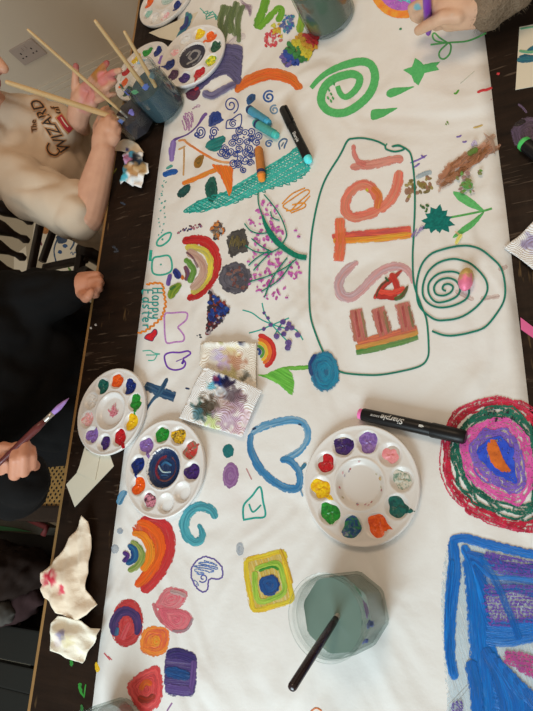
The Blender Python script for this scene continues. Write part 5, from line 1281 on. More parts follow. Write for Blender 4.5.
mesh_obj('flap', [v for v in q] + [v + Vector((0, 0, .0007)) for v in q], [(3, 2, 1, 0), (4, 5, 6, 7), (0, 1, 5, 4), (1, 2, 6, 5), (2, 3, 7, 6), (3, 0, 4, 7)], M_CARD, fc, smooth=False)
flat_card('cream_card', [(149, 33), (166, 26), (186, 17), (198, 12), (188, 30), (173, 41), (160, 38)], PZ, M_CARD, 'cream card wedged between the two farthest palettes', 'card')
pc = flat_card('painted_card', [(519.5, 27.5), (545, 22.5), (570, 17), (570, 80), (540, 85.5), (515.5, 90)], TZ, M_CARD, 'cream card with a teal leaf painting, on bare wood at the top right', 'card')
a = Art(TZ + .0010)
a.blob([(517.5, 58), (524, 54), (533, 55), (548, 50), (560, 52), (548, 58), (533, 62), (524, 63), (518, 62.5)], (20, 104, 110), (14, 80, 96), mode='dir', ang=-.1); a.blob([(526, 52), (533, 45), (545, 40), (552, 44), (540, 51)], (24, 110, 120), (14, 80, 96), mode='dir', ang=-.4); a.stroke([(519, 51), (533, 52), (550, 47)], 3, (130, 170, 110), (70, 140, 110)); a.stroke([(520, 29), (533, 27), (550, 24)], 2, (120, 180, 130), None); a.build_each('painted_leaf', pc)
flat_card('pink_paper', [(520.5, 317.5), (533, 327), (552, 340), (552, 352), (533, 338), (521, 329.5)], TZ, M_PINKC, 'strip of pink paper on the wood beside the sheet', 'paper', h=.0005)
# ================================================================== people
def mat_skin():
    m, nt, out = newmat('skin')
    c = N(nt, 'ShaderNodeAttribute', attribute_name='pigment')
    n = noi(nt, pos(nt, obj=True), 55.0, 4.0)
    cc = mixc(nt, mapr(nt, n, .3, .7, 0, .35), c.outputs['Color'], (0.46, 0.22, 0.14))
    nt.links.new(bsdf(nt, cc, .5, bump(nt, noi(nt, pos(nt, obj=True), 300.0, 3.0), .12, .001), spec=.35), out.inputs[0])
    return m
M_SKIN = mat_skin()
def hull(bm, p, r, q, s):
    vs = []
    for c, rr in ((p, r), (q, s)):
        for i in range(1, 8):
            ph = PI * i / 8
            for k in range(14):
                th = 2 * PI * k / 14
                vs.append(bm.verts.new(Vector(c) + Vector((math.sin(ph) * math.cos(th), math.sin(ph) * math.sin(th), math.cos(ph))) * rr))
        vs += [bm.verts.new(Vector(c) + Vector((0, 0, rr))), bm.verts.new(Vector(c) - Vector((0, 0, rr)))]
    g = bmesh.ops.convex_hull(bm, input=vs, use_existing_faces=False)
    kill = [e for e in set(g['geom_interior']) | set(g['geom_unused']) if isinstance(e, bmesh.types.BMVert)]
    if kill: bmesh.ops.delete(bm, geom=list(set(kill)), context='VERTS')
def solid(name, chains, voxel, smooth, mat, parent, colfn=None, disp=None, label=None):
    "one continuous skin grown over chains of joints [(point, radius), ...]"
    bm = bmesh.new()
    for ch in chains:
        if len(ch) == 1: ch = [ch[0], (Vector(ch[0][0]) + Vector((0, 0, 1e-4)), ch[0][1])]
        for (p, r), (q, s) in zip(ch, ch[1:]): hull(bm, p, r, q, s)
    me = bpy.data.meshes.new('t'); bm.to_mesh(me); bm.free()
    o = bpy.data.objects.new('t', me); COL.objects.link(o)
    r = o.modifiers.new('r', 'REMESH'); r.mode = 'VOXEL'; r.voxel_size = voxel
    s = o.modifiers.new('s', 'SMOOTH'); s.factor = .5; s.iterations = smooth
    dg = bpy.context.evaluated_depsgraph_get(); m2 = bpy.data.meshes.new_from_object(o.evaluated_get(dg))
    vs = [v.co.copy() for v in m2.vertices]; fs = [tuple(p.vertices) for p in m2.polygons]
    if disp: vs = [v + n.normal * disp(v) for v, n in zip(vs, m2.vertices)]
    bpy.data.objects.remove(o); bpy.data.meshes.remove(me); bpy.data.meshes.remove(m2)
    o = mesh_obj(name, vs, fs, mat, parent, label=label)
    if colfn:
        a_ = o.data.attributes.new('pigment', 'FLOAT_COLOR', 'POINT'); a_.data.foreach_set('color', [x for v in vs for x in (*colfn(v), 1)])
    return o
def px(*pts): return [(at(p[0], p[1], p[2]), p[3]) for p in pts]
V = Vector
def head_chains(c, f, k=1.0, up=(0, 0, 1)):
    "cranium, jaw, nose, ears and brow of a head centred at c facing f (horizontal)"
    f = V(f).normalized(); s = f.cross(V(up)).normalized(); u = s.cross(f)
    P = lambda a, b, d: V(c) + (f * a + s * b + u * d) * k
    ch = [[(P(-.015, 0, .03), .084 * k)], [(P(.0, 0, .0), .072 * k), (P(.035, 0, -.075), .034 * k)], [(P(.03, 0, .03), .062 * k), (P(.04, 0, -.03), .048 * k)],
          [(P(.080, 0, .015), .009 * k), (P(.100, 0, -.018), .012 * k)], [(P(.088, .010, -.021), .007 * k), (P(.088, -.010, -.021), .007 * k)],
          [(P(.079, .016, -.047), .007 * k), (P(.084, 0, -.045), .008 * k), (P(.079, -.016, -.047), .007 * k)], [(P(.078, .012, -.056), .007 * k), (P(.078, -.012, -.056), .007 * k)]]
    for q in (1, -1): ch += [[(P(-.005, q * .078, .01), .018 * k), (P(-.005, q * .076, -.018), .011 * k)], [(P(.068, q * .012, .030), .012 * k), (P(.055, q * .045, .030), .012 * k)], [(P(.05, q * .035, -.02), .026 * k)]]
    marks = [(P(.086, 0, -.050), .021 * k, (0.42, 0.11, 0.11))] + [(P(.078, q * .029, .012), .010 * k, (0.06, 0.035, 0.03)) for q in (1, -1)] + [(P(.080, q * .032, .034), .010 * k, (.12, .06, .04)) for q in (1, -1)]
    hair = [[(P(-.03, 0, .045), .090 * k)], [(P(.005, 0, .075), .066 * k)], [(P(-.05, 0, .0), .075 * k), (P(-.05, 0, -.05), .05 * k)]] + [[(P(-.02, q * .055, .04), .042 * k), (P(-.03, q * .06, -.01), .03 * k)] for q in (1, -1)]
    return ch, marks, hair
def skincol(base, marks):
    def g(v):
        c = V(base)
        for p, r, col in marks:
            d = (v - p).length / r
            if d < 1.25: c = c.lerp(V(col), min(1, max(0, (1.25 - d) * 3)))
        return tuple(c)
    return g
def cloth_mat(name, c, rough=.85, var=.07, scale=14, bumps=.25): return plain(name, c, rough, var, scale, bumps, spec=.15)
def wrinkle(amp, sc, seed=0.0):
    return lambda v: amp * (abs(noise.noise(V((v.x * sc, v.y * sc * 1.2, v.z * sc + seed)))) * 2 - .6) + amp * .4 * noise.noise(V((v.x * sc * 2.6, v.y * sc * 2.6, v.z * sc * 2.6 + seed)))
def inset(x, y, z, r): return at(x, y, z) + ray(x, y).normalized() * r
# ---------------------------------------------------------------- child in the white T-shirt
ch1 = empty('person', (-1.03, .88, 0), 'child in a cream T-shirt with a black and red print, holding a brush', 'person')
SK1 = pig((190, 136, 104), 140)
mouth = at(-1.5, 83, .955); hf, hu = V((.85, .1, -.5)).normalized(), V((.1, .9, .42)); hu = (hu - hf * hu.dot(hf)).normalized(); hc1 = mouth - hf * .078 + hu * .045
hd, mk1, hair1 = head_chains(hc1, hf, .90, hu)
torso1 = [[(V((-1.03, .88, .845)), .050), (V((-1.02, .88, .93)), .042), (hc1 + V((-.02, 0, -.03)), .05)], [(V((-1.03, .83, .76)), .085), (V((-1.04, .83, .60)), .085)], [(V((-1.03, .87, .76)), .080), (V((-1.04, .88, .60)), .080)],
          [(V((-1.0, .90, .52)), .075), (V((-.96, .96, .30)), .055), (V((-.98, .98, .08)), .038)], [(V((-1.0, 1.0, .52)), .075), (V((-.96, 1.10, .30)), .055), (V((-.98, 1.12, .08)), .038)],
          [(V((-.98, .98, .04)), .036), (V((-.88, .98, .03)), .028)], [(V((-.98, 1.12, .04)), .036), (V((-.88, 1.12, .03)), .028)]]
shR, elR, wrR = V((-1.03, .745, .83)), at(87, 217, .765), at(103.5, 151, .805)
armR = [[(shR, .045), (elR, .035), (elR.lerp(wrR, .35), .034), (wrR, .0235)]]
def q3(x, y, z, r): return (at(x, y, z), r)
handR = [[q3(103, 150, .805, .0235), q3(103.5, 140, .812, .024), q3(106, 128, .818, .019)], [q3(104, 146, .806, .020), q3(113, 136, .808, .016), q3(114, 130, .812, .012)],
         [q3(106, 128, .824, .0100), q3(102, 118, .828, .0090), q3(104, 111, .822, .0082), q3(108, 109, .812, .0075)],      # index over the handle
         [q3(109, 129, .822, .0098), q3(109, 120, .826, .0088), q3(111, 114, .818, .0080), q3(112, 114, .806, .0072)],
         [q3(113, 131, .816, .0094), q3(115, 124, .818, .0084), q3(116, 119, .808, .0076)], [q3(115.5, 135, .808, .0088), q3(118, 130, .808, .0078), q3(118, 126, .800, .0070)],
         [q3(99, 141, .812, .0125), q3(97.5, 128, .816, .0105), q3(101, 119, .814, .0090), q3(105, 113, .811, .0080)]]   # thumb
elL = V((-1.02, .98, .68)); wrL = at(78, 119, .800)
armL = [[(V((-1.04, .94, .81)), .042), (elL, .036), (elL.lerp(wrL, .4), .033), (wrL, .024)]]
handL = [[q3(78, 119, .800, .024), q3(80, 107, .818, .025), q3(84, 97, .828, .023)], [q3(81, 112, .806, .020), q3(92, 102, .822, 0.0143), q3(95, 93, .832, 0.0109)], [q3(80, 108, .812, .021), q3(77, 95, .832, 0.0134), q3(88, 84, .848, 0.0084)],
         [q3(79, 100, .828, 0.0113), q3(75, 88, .848, 0.0088), q3(75.5, 76, .862, 0.0076), q3(76, 66, .872, 0.0066)],        # thumb up
         [q3(88, 86, .846, 0.0088), q3(95, 76, .858, 0.0077), q3(102, 68, .866, 0.0069), q3(107, 63, .870, 0.0060)],         # index, painted
         [q3(95, 88, .842, 0.0086), q3(104, 79, .852, 0.0077), q3(112, 73, .856, 0.0069), q3(120, 70.5, .858, 0.0059)],
         [q3(98, 94, .836, 0.0082), q3(106, 88, .842, 0.0074), q3(111, 84, .843, 0.0067), q3(115, 81, .842, 0.0057)],
         [q3(97, 100, .826, 0.0077), q3(105, 97, .828, 0.0067), q3(111, 95, .826, 0.0060), q3(115, 94, .822, 0.0052)]]
mk1 += [(at(98, 73, .862), .016, pig((150, 92, 36), 70)), (at(104, 66, .868), .013, pig((160, 96, 40), 70)), (at(107, 62.5, .870), .007, pig((150, 60, 60), 70)), (at(112, 73, .856), .014, pig((186, 100, 90), 70)), (at(104, 79, .852), .014, pig((190, 104, 92), 70)),
        (at(90, 92, .838), .022, pig((180, 106, 92), 80)), (at(84, 104, .822), .018, pig((176, 104, 92), 80)), (at(114, 81.5, .850), .003, pig((60, 60, 90), 70)), (at(76, 66, .872), .008, pig((150, 70, 70), 60))]
solid('body', hd + torso1 + armR + handR + armL + handL, .0026, 2, M_SKIN, ch1, skincol(SK1, mk1))
M_SHIRT = cloth_mat('cream_jersey', pig((190, 160, 130), 140))
shirt = solid('t_shirt', [[(V((-1.04, .82, .89)), .052), (V((-1.05, .84, .875)), .06), (V((-1.04, .86, .88)), .05)],
    [(V((-1.04, .76, .85)), .058), (V((-1.05, .90, .85)), .052)], [(V((-1.035, .80, .80)), .088), (V((-1.035, .875, .80)), .084)], [(V((-1.00, .81, .74)), .098), (V((-1.00, .87, .74)), .092)],
    [(V((-.965, .79, .62)), .112), (V((-.985, .87, .62)), .105)], [(V((-1.0, .80, .70)), .098), (V((-.93, .755, .60)), .088)], [(V((-.965, .79, .60)), .112), (V((-.985, .88, .52)), .112)],
    [(V((-1.035, .765, .835)), .060), (shR.lerp(elR, .55), .064), (shR.lerp(elR, .86), .062)], [(V((-1.04, .92, .82)), .052), (V((-1.03, .96, .74)), .050)],
    [(inset(2, 114, .90, .05), .05), (inset(30, 120, .85, .06), .06)], [(inset(56, 128, .79, .06), .06), (inset(62, 131, .815, .045), .045), (inset(72, 138, .735, .06), .06), (inset(84, 160, .70, .06), .06)]], .006, 4, M_SHIRT, ch1, disp=wrinkle(.0085, 12, 3))
solid('trousers', [[(V((-1.0, .90, .54)), .09), (V((-.96, .96, .30)), .07), (V((-.98, .98, .09)), .055)], [(V((-1.0, 1.0, .54)), .09), (V((-.96, 1.10, .30)), .07), (V((-.98, 1.12, .09)), .055)], [(V((-.99, .88, .55)), .09), (V((-1.0, .97, .54)), .09)]], .008, 3, cloth_mat('dark_trousers', (.03, .026, .024)), ch1)
solid('hair', hair1, .006, 3, plain('brown_hair', (.10, .055, .03), .6, .4, 120, .5), ch1, disp=wrinkle(.004, 60))
# the print lies on the cloth of the T-shirt
bvh = BVHTree.FromPolygons([v.co + wloc(shirt) for v in shirt.data.vertices], [tuple(p.vertices) for p in shirt.data.polygons])
def on_shirt(x, y, off):
    d = ray(x, y).normalized(); h = bvh.ray_cast(Vector((0, 0, CAMZ)), d)
    if h[0] is None: return at(x, y, .80)
    return h[0] - d * (.0035 + off)
def shirt_text(txt, size, c, ang, shear, bold, off, mat, name, label=None):
    vs, fs = text_mesh(txt, size, shear, bold); ca, sa = math.cos(ang), math.sin(ang)
    # text runs up the picture, tops of the letters towards the left
    mesh_obj(name, [on_shirt(c[0] + v.x * ca - v.y * sa, c[1] - v.x * sa - v.y * ca, off) for v in vs], fs, mat, shirt, label=label)
M_TAN, M_INK, M_RED = plain('tan_print', pig((176, 120, 74), 140), .8), plain('black_print', (.03, .022, .018), .8), plain('red_print', pig((150, 34, 36), 140), .8)
TA = math.radians(122)
def shirt_line(pts, w, mat, name, off, label=None):
    P = catmull(pts, .8); vs = []; fs = []
    for i, p in enumerate(P):
        a_, b_ = P[max(0, i - 1)], P[min(len(P) - 1, i + 1)]; t = math.hypot(b_[0] - a_[0], b_[1] - a_[1]) or 1
        nx, ny = -(b_[1] - a_[1]) / t * w / 2, (b_[0] - a_[0]) / t * w / 2
        vs += [on_shirt(p[0] + nx, p[1] + ny, off), on_shirt(p[0] - nx, p[1] - ny, off)]
    for i in range(len(P) - 1): fs.append((2 * i, 2 * i + 1, 2 * i + 3, 2 * i + 2))
    mesh_obj(name, vs, fs, mat, shirt, label=label)
shirt_text('WIZARD', 15.5, (51.5, 127), TA, .35, .9, 0, M_TAN, 'print_outline', 'tan outline of the lettering'); shirt_text('WIZARD', 15.5, (51.5, 127), TA, .35, .05, .0012, M_INK, 'print_lettering', 'black lettering')
shirt_text('The', 7.5, (34, 126), math.radians(96), 0, .5, 0, M_TAN, 'print_outline', 'tan outline'); shirt_text('The', 7.5, (34, 126), math.radians(96), 0, .04, .0012, M_INK, 'print_lettering', 'black lettering')
shirt_text('of', 10, (57, 111), math.radians(118), .4, .5, 0, M_TAN, 'print_outline', 'tan outline'); shirt_text('of', 10, (57, 111), math.radians(118), .4, .02, .0012, M_INK, 'print_lettering', 'black script')
shirt_line([(49, 143), (47, 148), (50, 153.5), (56, 155), (59.5, 151), (57, 148)], 3.6, M_TAN, 'print_outline', 0, 'tan swash'); shirt_line([(49, 143), (47, 148), (50, 153.5), (56, 155), (59.5, 151), (57, 148)], 1.4, M_INK, 'print_swash', .0012, 'black swash')
shirt_line([(58, 115), (61, 119), (65, 125), (71, 132)], 8.5, M_TAN, 'print_outline', 0); shirt_line([(59, 116), (62, 120), (66, 126), (71, 131)], 6, M_RED, 'print_emblem', .0012, 'red emblem'); shirt_line([(61, 117), (64, 122), (68, 127)], 1.2, M_SHIRT, 'print_highlight', .0018, 'pale streak across the emblem')
# ---------------------------------------------------------------- person in black at the near end of the table side
ch2 = empty('person', (-1.08, .27, 0), 'person in black gripping the table edge and holding a red-brown brush', 'person')
SK2 = pig((190, 128, 98), 430)
hc2 = V((-1.12, .325, 1.30)); hd, mk2, hair2 = head_chains(hc2, (1, -.05, 0), 1.0)
b2 = [[(V((-1.10, 0.325, 1.10)), .055), (hc2 + V((-.02, 0, -.04)), .055)], [(V((-1.06, 0.275, .95)), .10), (V((-1.04, 0.275, .62)), .11)], [(V((-1.06, 0.375, .95)), .10), (V((-1.04, 0.375, .62)), .11)],
      [(V((-1.10, 0.235, .56)), .09), (V((-.80, 0.225, .55)), .065), (V((-.80, 0.225, .10)), .045), (V((-.70, 0.225, .04)), .032)], [(V((-1.10, 0.415, .56)), .09), (V((-.80, 0.425, .55)), .065), (V((-.80, 0.425, .10)), .045), (V((-.70, 0.425, .04)), .032)]]
wrR2 = at(20, 474, .872); elR2 = V((-1.14, .10, .80)); shR2 = V((-1.10, .14, 1.02)); shL2 = V((-1.10, .50, 1.02))
arms2 = [[(shR2, .055), (elR2, .045), (wrR2, .030)], [(shL2, .055), (at(2, 302, .80), .042), (at(76, 289, .782), .027)]]
hR2 = [[q3(20, 475, .866, .027), q3(18, 468, .872, .024)], [q3(6, 474, .874, .018), q3(30, 468, .872, .016)],
       [q3(4.5, 474, .896, 0.0090), q3(5, 461, .914, 0.0082), q3(6, 452, .912, 0.0076), q3(9, 453, .892, 0.0068)], [q3(14.5, 475, .898, 0.0093), q3(15, 459, .918, 0.0085), q3(16.5, 446.5, .916, 0.0079), q3(17, 449, .893, 0.0068)],
       [q3(23.5, 472, .896, 0.0090), q3(24, 456, .914, 0.0082), q3(25.5, 443.5, .912, 0.0076), q3(24, 448, .892, 0.0068)], [q3(31.5, 465, .890, 0.0082), q3(32, 455, .902, 0.0074), q3(31.5, 449, .900, 0.0068), q3(28, 453, .884, 0.0061)],
       [q3(-8, 464, .890, 0.0106), q3(-5, 450, .908, 0.0090), q3(4, 446.5, .918, 0.0080), q3(10.5, 447.5, .918, 0.0067)]]
hL2 = [[q3(76, 289, .782, .027), q3(84, 285, .786, .024), q3(91, 283, .784, .020)], [q3(82, 280, .786, .016), q3(95, 277, .784, .012)], [q3(82, 291, .786, .018), q3(94, 289, .782, .012)],
       [q3(89, 277, .794, 0.0084), q3(97, 275, .790, 0.0080), q3(100, 277, .770, 0.0072), q3(98, 279, .757, 0.0064)], [q3(91, 282, .795, 0.0086), q3(99, 280.5, .790, 0.0080), q3(101, 283, .772, 0.0072), q3(99, 285, .758, 0.0064)],
       [q3(91, 287, .793, 0.0084), q3(98, 286.5, .789, 0.0078), q3(99.5, 289, .772, 0.0070), q3(97, 290, .758, 0.0064)], [q3(89, 292, .789, 0.0078), q3(95, 292.5, .785, 0.0072), q3(96.5, 295, .770, 0.0064), q3(94, 296, .758, 0.0058)],
       [q3(82, 294, .792, 0.0096), q3(85.5, 298.5, .800, 0.0088), q3(88.5, 296, .806, 0.0082), q3(91, 292, .806, 0.0072)]]
solid('body', hd + b2 + arms2 + hR2 + hL2, .0027, 2, M_SKIN, ch2, skincol(SK2, mk2))
M_BLACKC = cloth_mat('black_jersey', (.0055, .005, .005), .9, .3, 20)
solid('black_top', [[(V((-1.10, 0.325, 1.08)), .075)], [(shR2, .075), (V((-1.10, 0.325, 1.02)), .10), (shL2, .075)], [(V((-1.06, 0.265, .95)), .12), (V((-.985, 0.285, .66)), .125)], [(V((-1.06, 0.385, .95)), .12), (V((-.985, 0.375, .66)), .145)], [(V((-.975, 0.285, .62)), .13), (V((-.975, 0.385, .60)), .14)],
    [(shR2, .075), (elR2, .064), (at(14, 490, .84), .052), (at(22, 479, .862), .046)], [(shL2, .075), (at(-2, 304, .80), .066), (at(40, 299, .79), .060), (at(68, 291, .785), .042), (at(74, 290, .784), .038)]], .007, 3, M_BLACKC, ch2, disp=wrinkle(.006, 16, 9))
solid('black_trousers', [[(V((-1.10, 0.235, .57)), .105), (V((-.80, 0.225, .56)), .08), (V((-.80, 0.225, .12)), .06)], [(V((-1.10, 0.415, .57)), .105), (V((-.80, 0.425, .56)), .08), (V((-.80, 0.425, .12)), .06)], [(V((-1.12, 0.255, .58)), .11), (V((-1.12, 0.395, .58)), .11)]], .009, 3, cloth_mat('black_trouser_cloth', (.004, .0036, .004)), ch2)
solid('hair', hair2, .006, 3, plain('dark_hair', (.03, .018, .012), .55, .4, 120, .5), ch2, disp=wrinkle(.004, 60))
tip2 = at(69, 398, .900); end2 = at(-12, 474, .930)
brush(end2, tip2, .0046, M_REDH, (150, 110, 160), 'red-brown brush with a lilac tip in the hand of the person in black', prof=[(0, .4), (.02, .7), (.3, .9), (.62, 1.1), (.85, 1.25), (1, .8)], fer=(.70, .80))
# ---------------------------------------------------------------- arm from the upper right
ch3 = empty('person', (.45, 1.00, 0), 'person in a fuzzy brown jumper drawing with a purple pen at the top', 'person')
SK3 = pig((188, 140, 106), 20)
hc3 = V((.62, .98, 1.42)); hd, mk3, hair3 = head_chains(hc3, (-1, -.05, 0), 1.0)
wr3 = at(480, 8, .795); el3 = V((.30, .93, .86)); shr3 = V((.52, 1.16, 1.18)); shl3 = V((.60, .80, 1.18))
b3 = [[(V((.58, .98, 1.2)), .055), (hc3 + V((.02, 0, -.04)), .055)], [(V((.56, .92, 1.08)), .11), (V((.56, .92, .75)), .12)], [(V((.56, 1.04, 1.08)), .11), (V((.56, 1.04, .75)), .12)],
      [(V((.56, .90, .72)), .10), (V((.55, .88, .4)), .07), (V((.56, .88, .07)), .045), (V((.46, .88, .035)), .033)], [(V((.56, 1.06, .72)), .10), (V((.55, 1.08, .4)), .07), (V((.56, 1.08, .07)), .045), (V((.46, 1.08, .035)), .033)],
      [(shr3, .055), (el3, .043), (wr3, .027)], [(shl3, .055), (V((.60, .74, .92)), .043), (V((.42, .76, .80)), .028), (V((.36, .77, .785)), .026)]]
h3 = [[(wr3, .027), q3(462, 10, .803, .027), q3(448, 9, .808, .024)], [q3(470, 14, .796, .020), q3(450, 20, .792, .016)], [q3(466, 4, .800, .022), q3(446, 1, .806, .017)],
      [q3(445, 3, .818, 0.0092), q3(426, 1, .822, 0.0082), q3(412, 8, .810, 0.0075), q3(414, 17, .796, 0.0067), q3(419, 20, .788, 0.0061)],       # index
      [q3(446, 8, .808, 0.0092), q3(430, 9, .806, 0.0082), q3(417, 15, .795, 0.0074), q3(421, 21, .782, 0.0066)],
      [q3(448, 15, .798, 0.0089), q3(434, 17, .794, 0.0079), q3(426, 23, .780, 0.0070)], [q3(450, 21, .790, 0.0082), q3(441, 25, .784, 0.0072), q3(436, 27, .772, 0.0064)],
      [q3(458, 16, .812, 0.0115), q3(443, 17, .818, 0.0103), q3(430, 24, .812, 0.0089), q3(418.5, 30.5, .800, 0.0075)]]    # thumb across the pen
mk3 += [(at(452, 13, .832), .010, pig((150, 170, 150), 20)), (at(417, 8, .818), .006, pig((90, 150, 150), 20))]
solid('body', hd + b3 + h3 , .0028, 2, M_SKIN, ch3, skincol(SK3, mk3))
m, nt, out = newmat('fuzzy_brown_wool')
n = noi(nt, pos(nt, obj=True), 240.0, 4.0, .7); n2 = noi(nt, pos(nt, obj=True), 30.0, 3.0)
c = mixc(nt, n2, (.13, .085, .05), (.30, .21, .14)); c = mixc(nt, mapr(nt, n, .3, .7, 0, .6), c, (.38, .28, .19))
nt.links.new(bsdf(nt, c, .95, bump(nt, n, 1.0, .006), spec=.05), out.inputs[0]); M_WOOL = m
slv = solid('fuzzy_jumper', [[(wr3.lerp(el3, .04), .040), (wr3.lerp(el3, .12), .045), (el3, .060), (shr3, .075)], [(V((.46, .755, .82)), .045), (V((.60, .74, .92)), .06), (shl3, .075)], [(shr3, .075), (V((.57, .98, 1.2)), .085), (shl3, .075)], [(V((.56, .92, 1.08)), .125), (V((.56, .92, .74)), .135)], [(V((.56, 1.04, 1.08)), .125), (V((.56, 1.04, .74)), .135)]], .006, 2, M_WOOL, ch3,
      disp=lambda v: .0035 * noise.noise(v * 90) + .004 * noise.noise(v * 30))
ps = slv.modifiers.new('fuzz', 'PARTICLE_SYSTEM'); st = ps.particle_system.settings
st.type = 'HAIR'; st.count = 12000; st.hair_length = .006; st.hair_step = 3; st.render_type = 'PATH'; st.root_radius = .25; st.tip_radius = .05; st.radius_scale = .002
st.brownian_factor = .0015; st.child_type = 'NONE'
solid('trousers', [[(V((.56, .90, .74)), .12), (V((.55, .88, .4)), .085), (V((.56, .88, .10)), .065)], [(V((.56, 1.06, .74)), .12), (V((.55, 1.08, .4)), .085), (V((.56, 1.08, .10)), .065)]], .01, 3, cloth_mat('blue_trouser_cloth', (.03, .04, .07)), ch3)
solid('hair', hair3, .006, 3, plain('brown_hair_long', (.08, .045, .025), .6, .4, 120, .5), ch3, disp=wrinkle(.004, 60))
marker(at(426.5, -14, .872), at(428.5, 35.5, .756), .0062, [('barrel', 0, .86, [(0, .9), (.02, 1), (.98, 1), (1, .9)], M_PURP, None), ('collar', .86, .95, [(0, .9), (1, .62)], M_PURP, None), ('nib', .95, 1, [(0, .34), (1, .16)], plain('purple_nib', pig((96, 30, 120), 30)), 'purple nib')], 'slim purple felt pen held in the hand at the top')
# ================================================================== chairs and things beyond the table edge
pA, pB = at(36, 203, .50), at(38, 292, .50); xr = (pA.x + pB.x) / 2; ya, yb = pB.y, pA.y
chA = empty('spindle_back_chair', (xr + .2, (ya + yb) / 2, 0), 'dark spindle-back chair behind the child in the cream T-shirt', 'chair')
b = bmesh.new(); add_box(b, (xr - .008, ya - .02, .495), (xr + .012, yb + .02, .515), .006); bm_obj('lower_rail', b, M_DARKWOOD, chA)
b = bmesh.new(); add_box(b, (xr - .09, ya - .02, .93), (xr - .055, yb + .02, 1.0), .008); bm_obj('top_rail', b, M_DARKWOOD, chA)
for y in (224, 241, 257.5, 273.5, 290, 207):
    p = at(29, y, .53); p.x = xr; q_ = V((xr - .07, p.y, .935))
    v, f = lathe(p, q_, [(0, .008), (.03, .013), (.07, .008), (.12, .010), (.20, .021), (.26, .023), (.32, .012), (.36, .017), (.42, .009), (.58, .009), (.64, .017), (.68, .012), (.74, .023), (.80, .021), (.9, .009), (1, .008)], 14)
    mesh_obj('spindle', v, f, M_DARKWOOD, chA)
for y in (ya - .02, yb + .02):
    v, f = tube([(xr - .02, y, 0), (xr - .0, y, .45), (xr - .03, y, .7), (xr - .075, y, 1.02)], [.016, .02, .02, .016], 12); mesh_obj('back_leg', v, f, M_DARKWOOD, chA)
for p, q_ in ((at(44, 268, .47), at(87, 259, .47)), (at(42, 262, .47), at(54, 228, .47)), (at(54, 228, .47), at(78, 240, .47))):
    b = bmesh.new(); d, a_, b_ = frame_from(q_ - p); add_box(b, (-(q_ - p).length / 2, -.010, -.009), ((q_ - p).length / 2, .010, .009), .004, Matrix((d, a_, b_)).transposed(), (p + q_) / 2); bm_obj('seat_rail', b, M_DARKWOOD, chA)
for p in (at(87, 250, .47), at(87, 277, .47)):
    v, f = lathe((p.x, p.y, 0), (p.x, p.y, .49), [(0, .014), (.1, .02), (.3, .016), (.5, .024), (.9, .026), (1, .026)], 14); mesh_obj('front_leg', v, f, M_DARKWOOD, chA)
b = bmesh.new(); p, q_ = at(85, 245, .47), at(88, 284, .47); add_box(b, (p.x - .012, q_.y, .465), (p.x + .012, p.y, .488), .005); bm_obj('seat_rail', b, M_DARKWOOD, chA)
M_SHEET = plain('drawing_paper', (.70, .62, .49), .8, .04, 12)
def drawing(poly, label, fn):
    o = flat_card('child_painting', poly, .0005, M_SHEET, label, 'painting', h=.0006, group='paintings drying on the floor'); a = Art(.0013); fn(a); a.build_each('painted_motif', o)
def d1(a): a.stroke([(56, 262), (54, 250), (58, 238), (62, 233)], 1.6, (34, 70, 100), None); a.blob([(58, 243), (56, 237), (60, 233), (66, 236), (67, 241), (62, 244)], (40, 60, 80), (30, 50, 74)); a.stroke([(73, 235), (74, 243), (70, 250)], 1.8, (40, 80, 110), None); a.ell(65, 246, 2.6, 2, (40, 80, 120)); a.ell(60, 252, 2.2, 2, (40, 80, 120)); a.stroke([(70, 254), (72, 252), (73, 255), (75, 252), (77, 254), (79, 251)], .9, (60, 90, 120), None)
def d2(a): a.blob([(51, 287), (52, 280), (58, 274), (64, 276), (66, 283), (62, 290), (54, 292)], (150, 70, 34), (120, 54, 26)); a.stroke([(50, 284), (52, 276), (50, 272)], 1.4, (90, 130, 40), None); a.stroke([(60, 274), (58, 270)], 1.6, (90, 130, 40), None); a.stroke([(70, 278), (71, 272), (68, 267)], 2, (90, 140, 40), None)
def d3(a): a.blob([(40, 232), (41, 225), (47, 225), (50, 229), (46, 234)], (180, 110, 50), (150, 90, 40)); a.stroke([(40, 222), (44, 226)], 1.8, (90, 120, 40), None); a.stroke([(40, 240), (42, 246)], 1.8, (120, 50, 60), None)
drawing([(54, 226), (82, 239), (84, 262), (46, 267), (45, 262)], 'child\'s painting of blue flowers on the floor under the spindle-back chair', d1)
drawing([(48, 270), (82, 264), (80, 296), (42, 304)], 'child\'s painting of an orange plant on the floor by the black sleeve', d2)
drawing([(36, 212), (52, 223), (43, 262), (30, 256)], 'child\'s painting of an orange blossom on the floor nearest the spindles', d3)
drawing([(14, 256), (26, 246), (30, 300), (14, 306)], 'plain pale painting sheet on the floor behind the spindles', lambda a: a.stroke([(18, 280), (20, 284)], 1.2, (120, 130, 130), None))
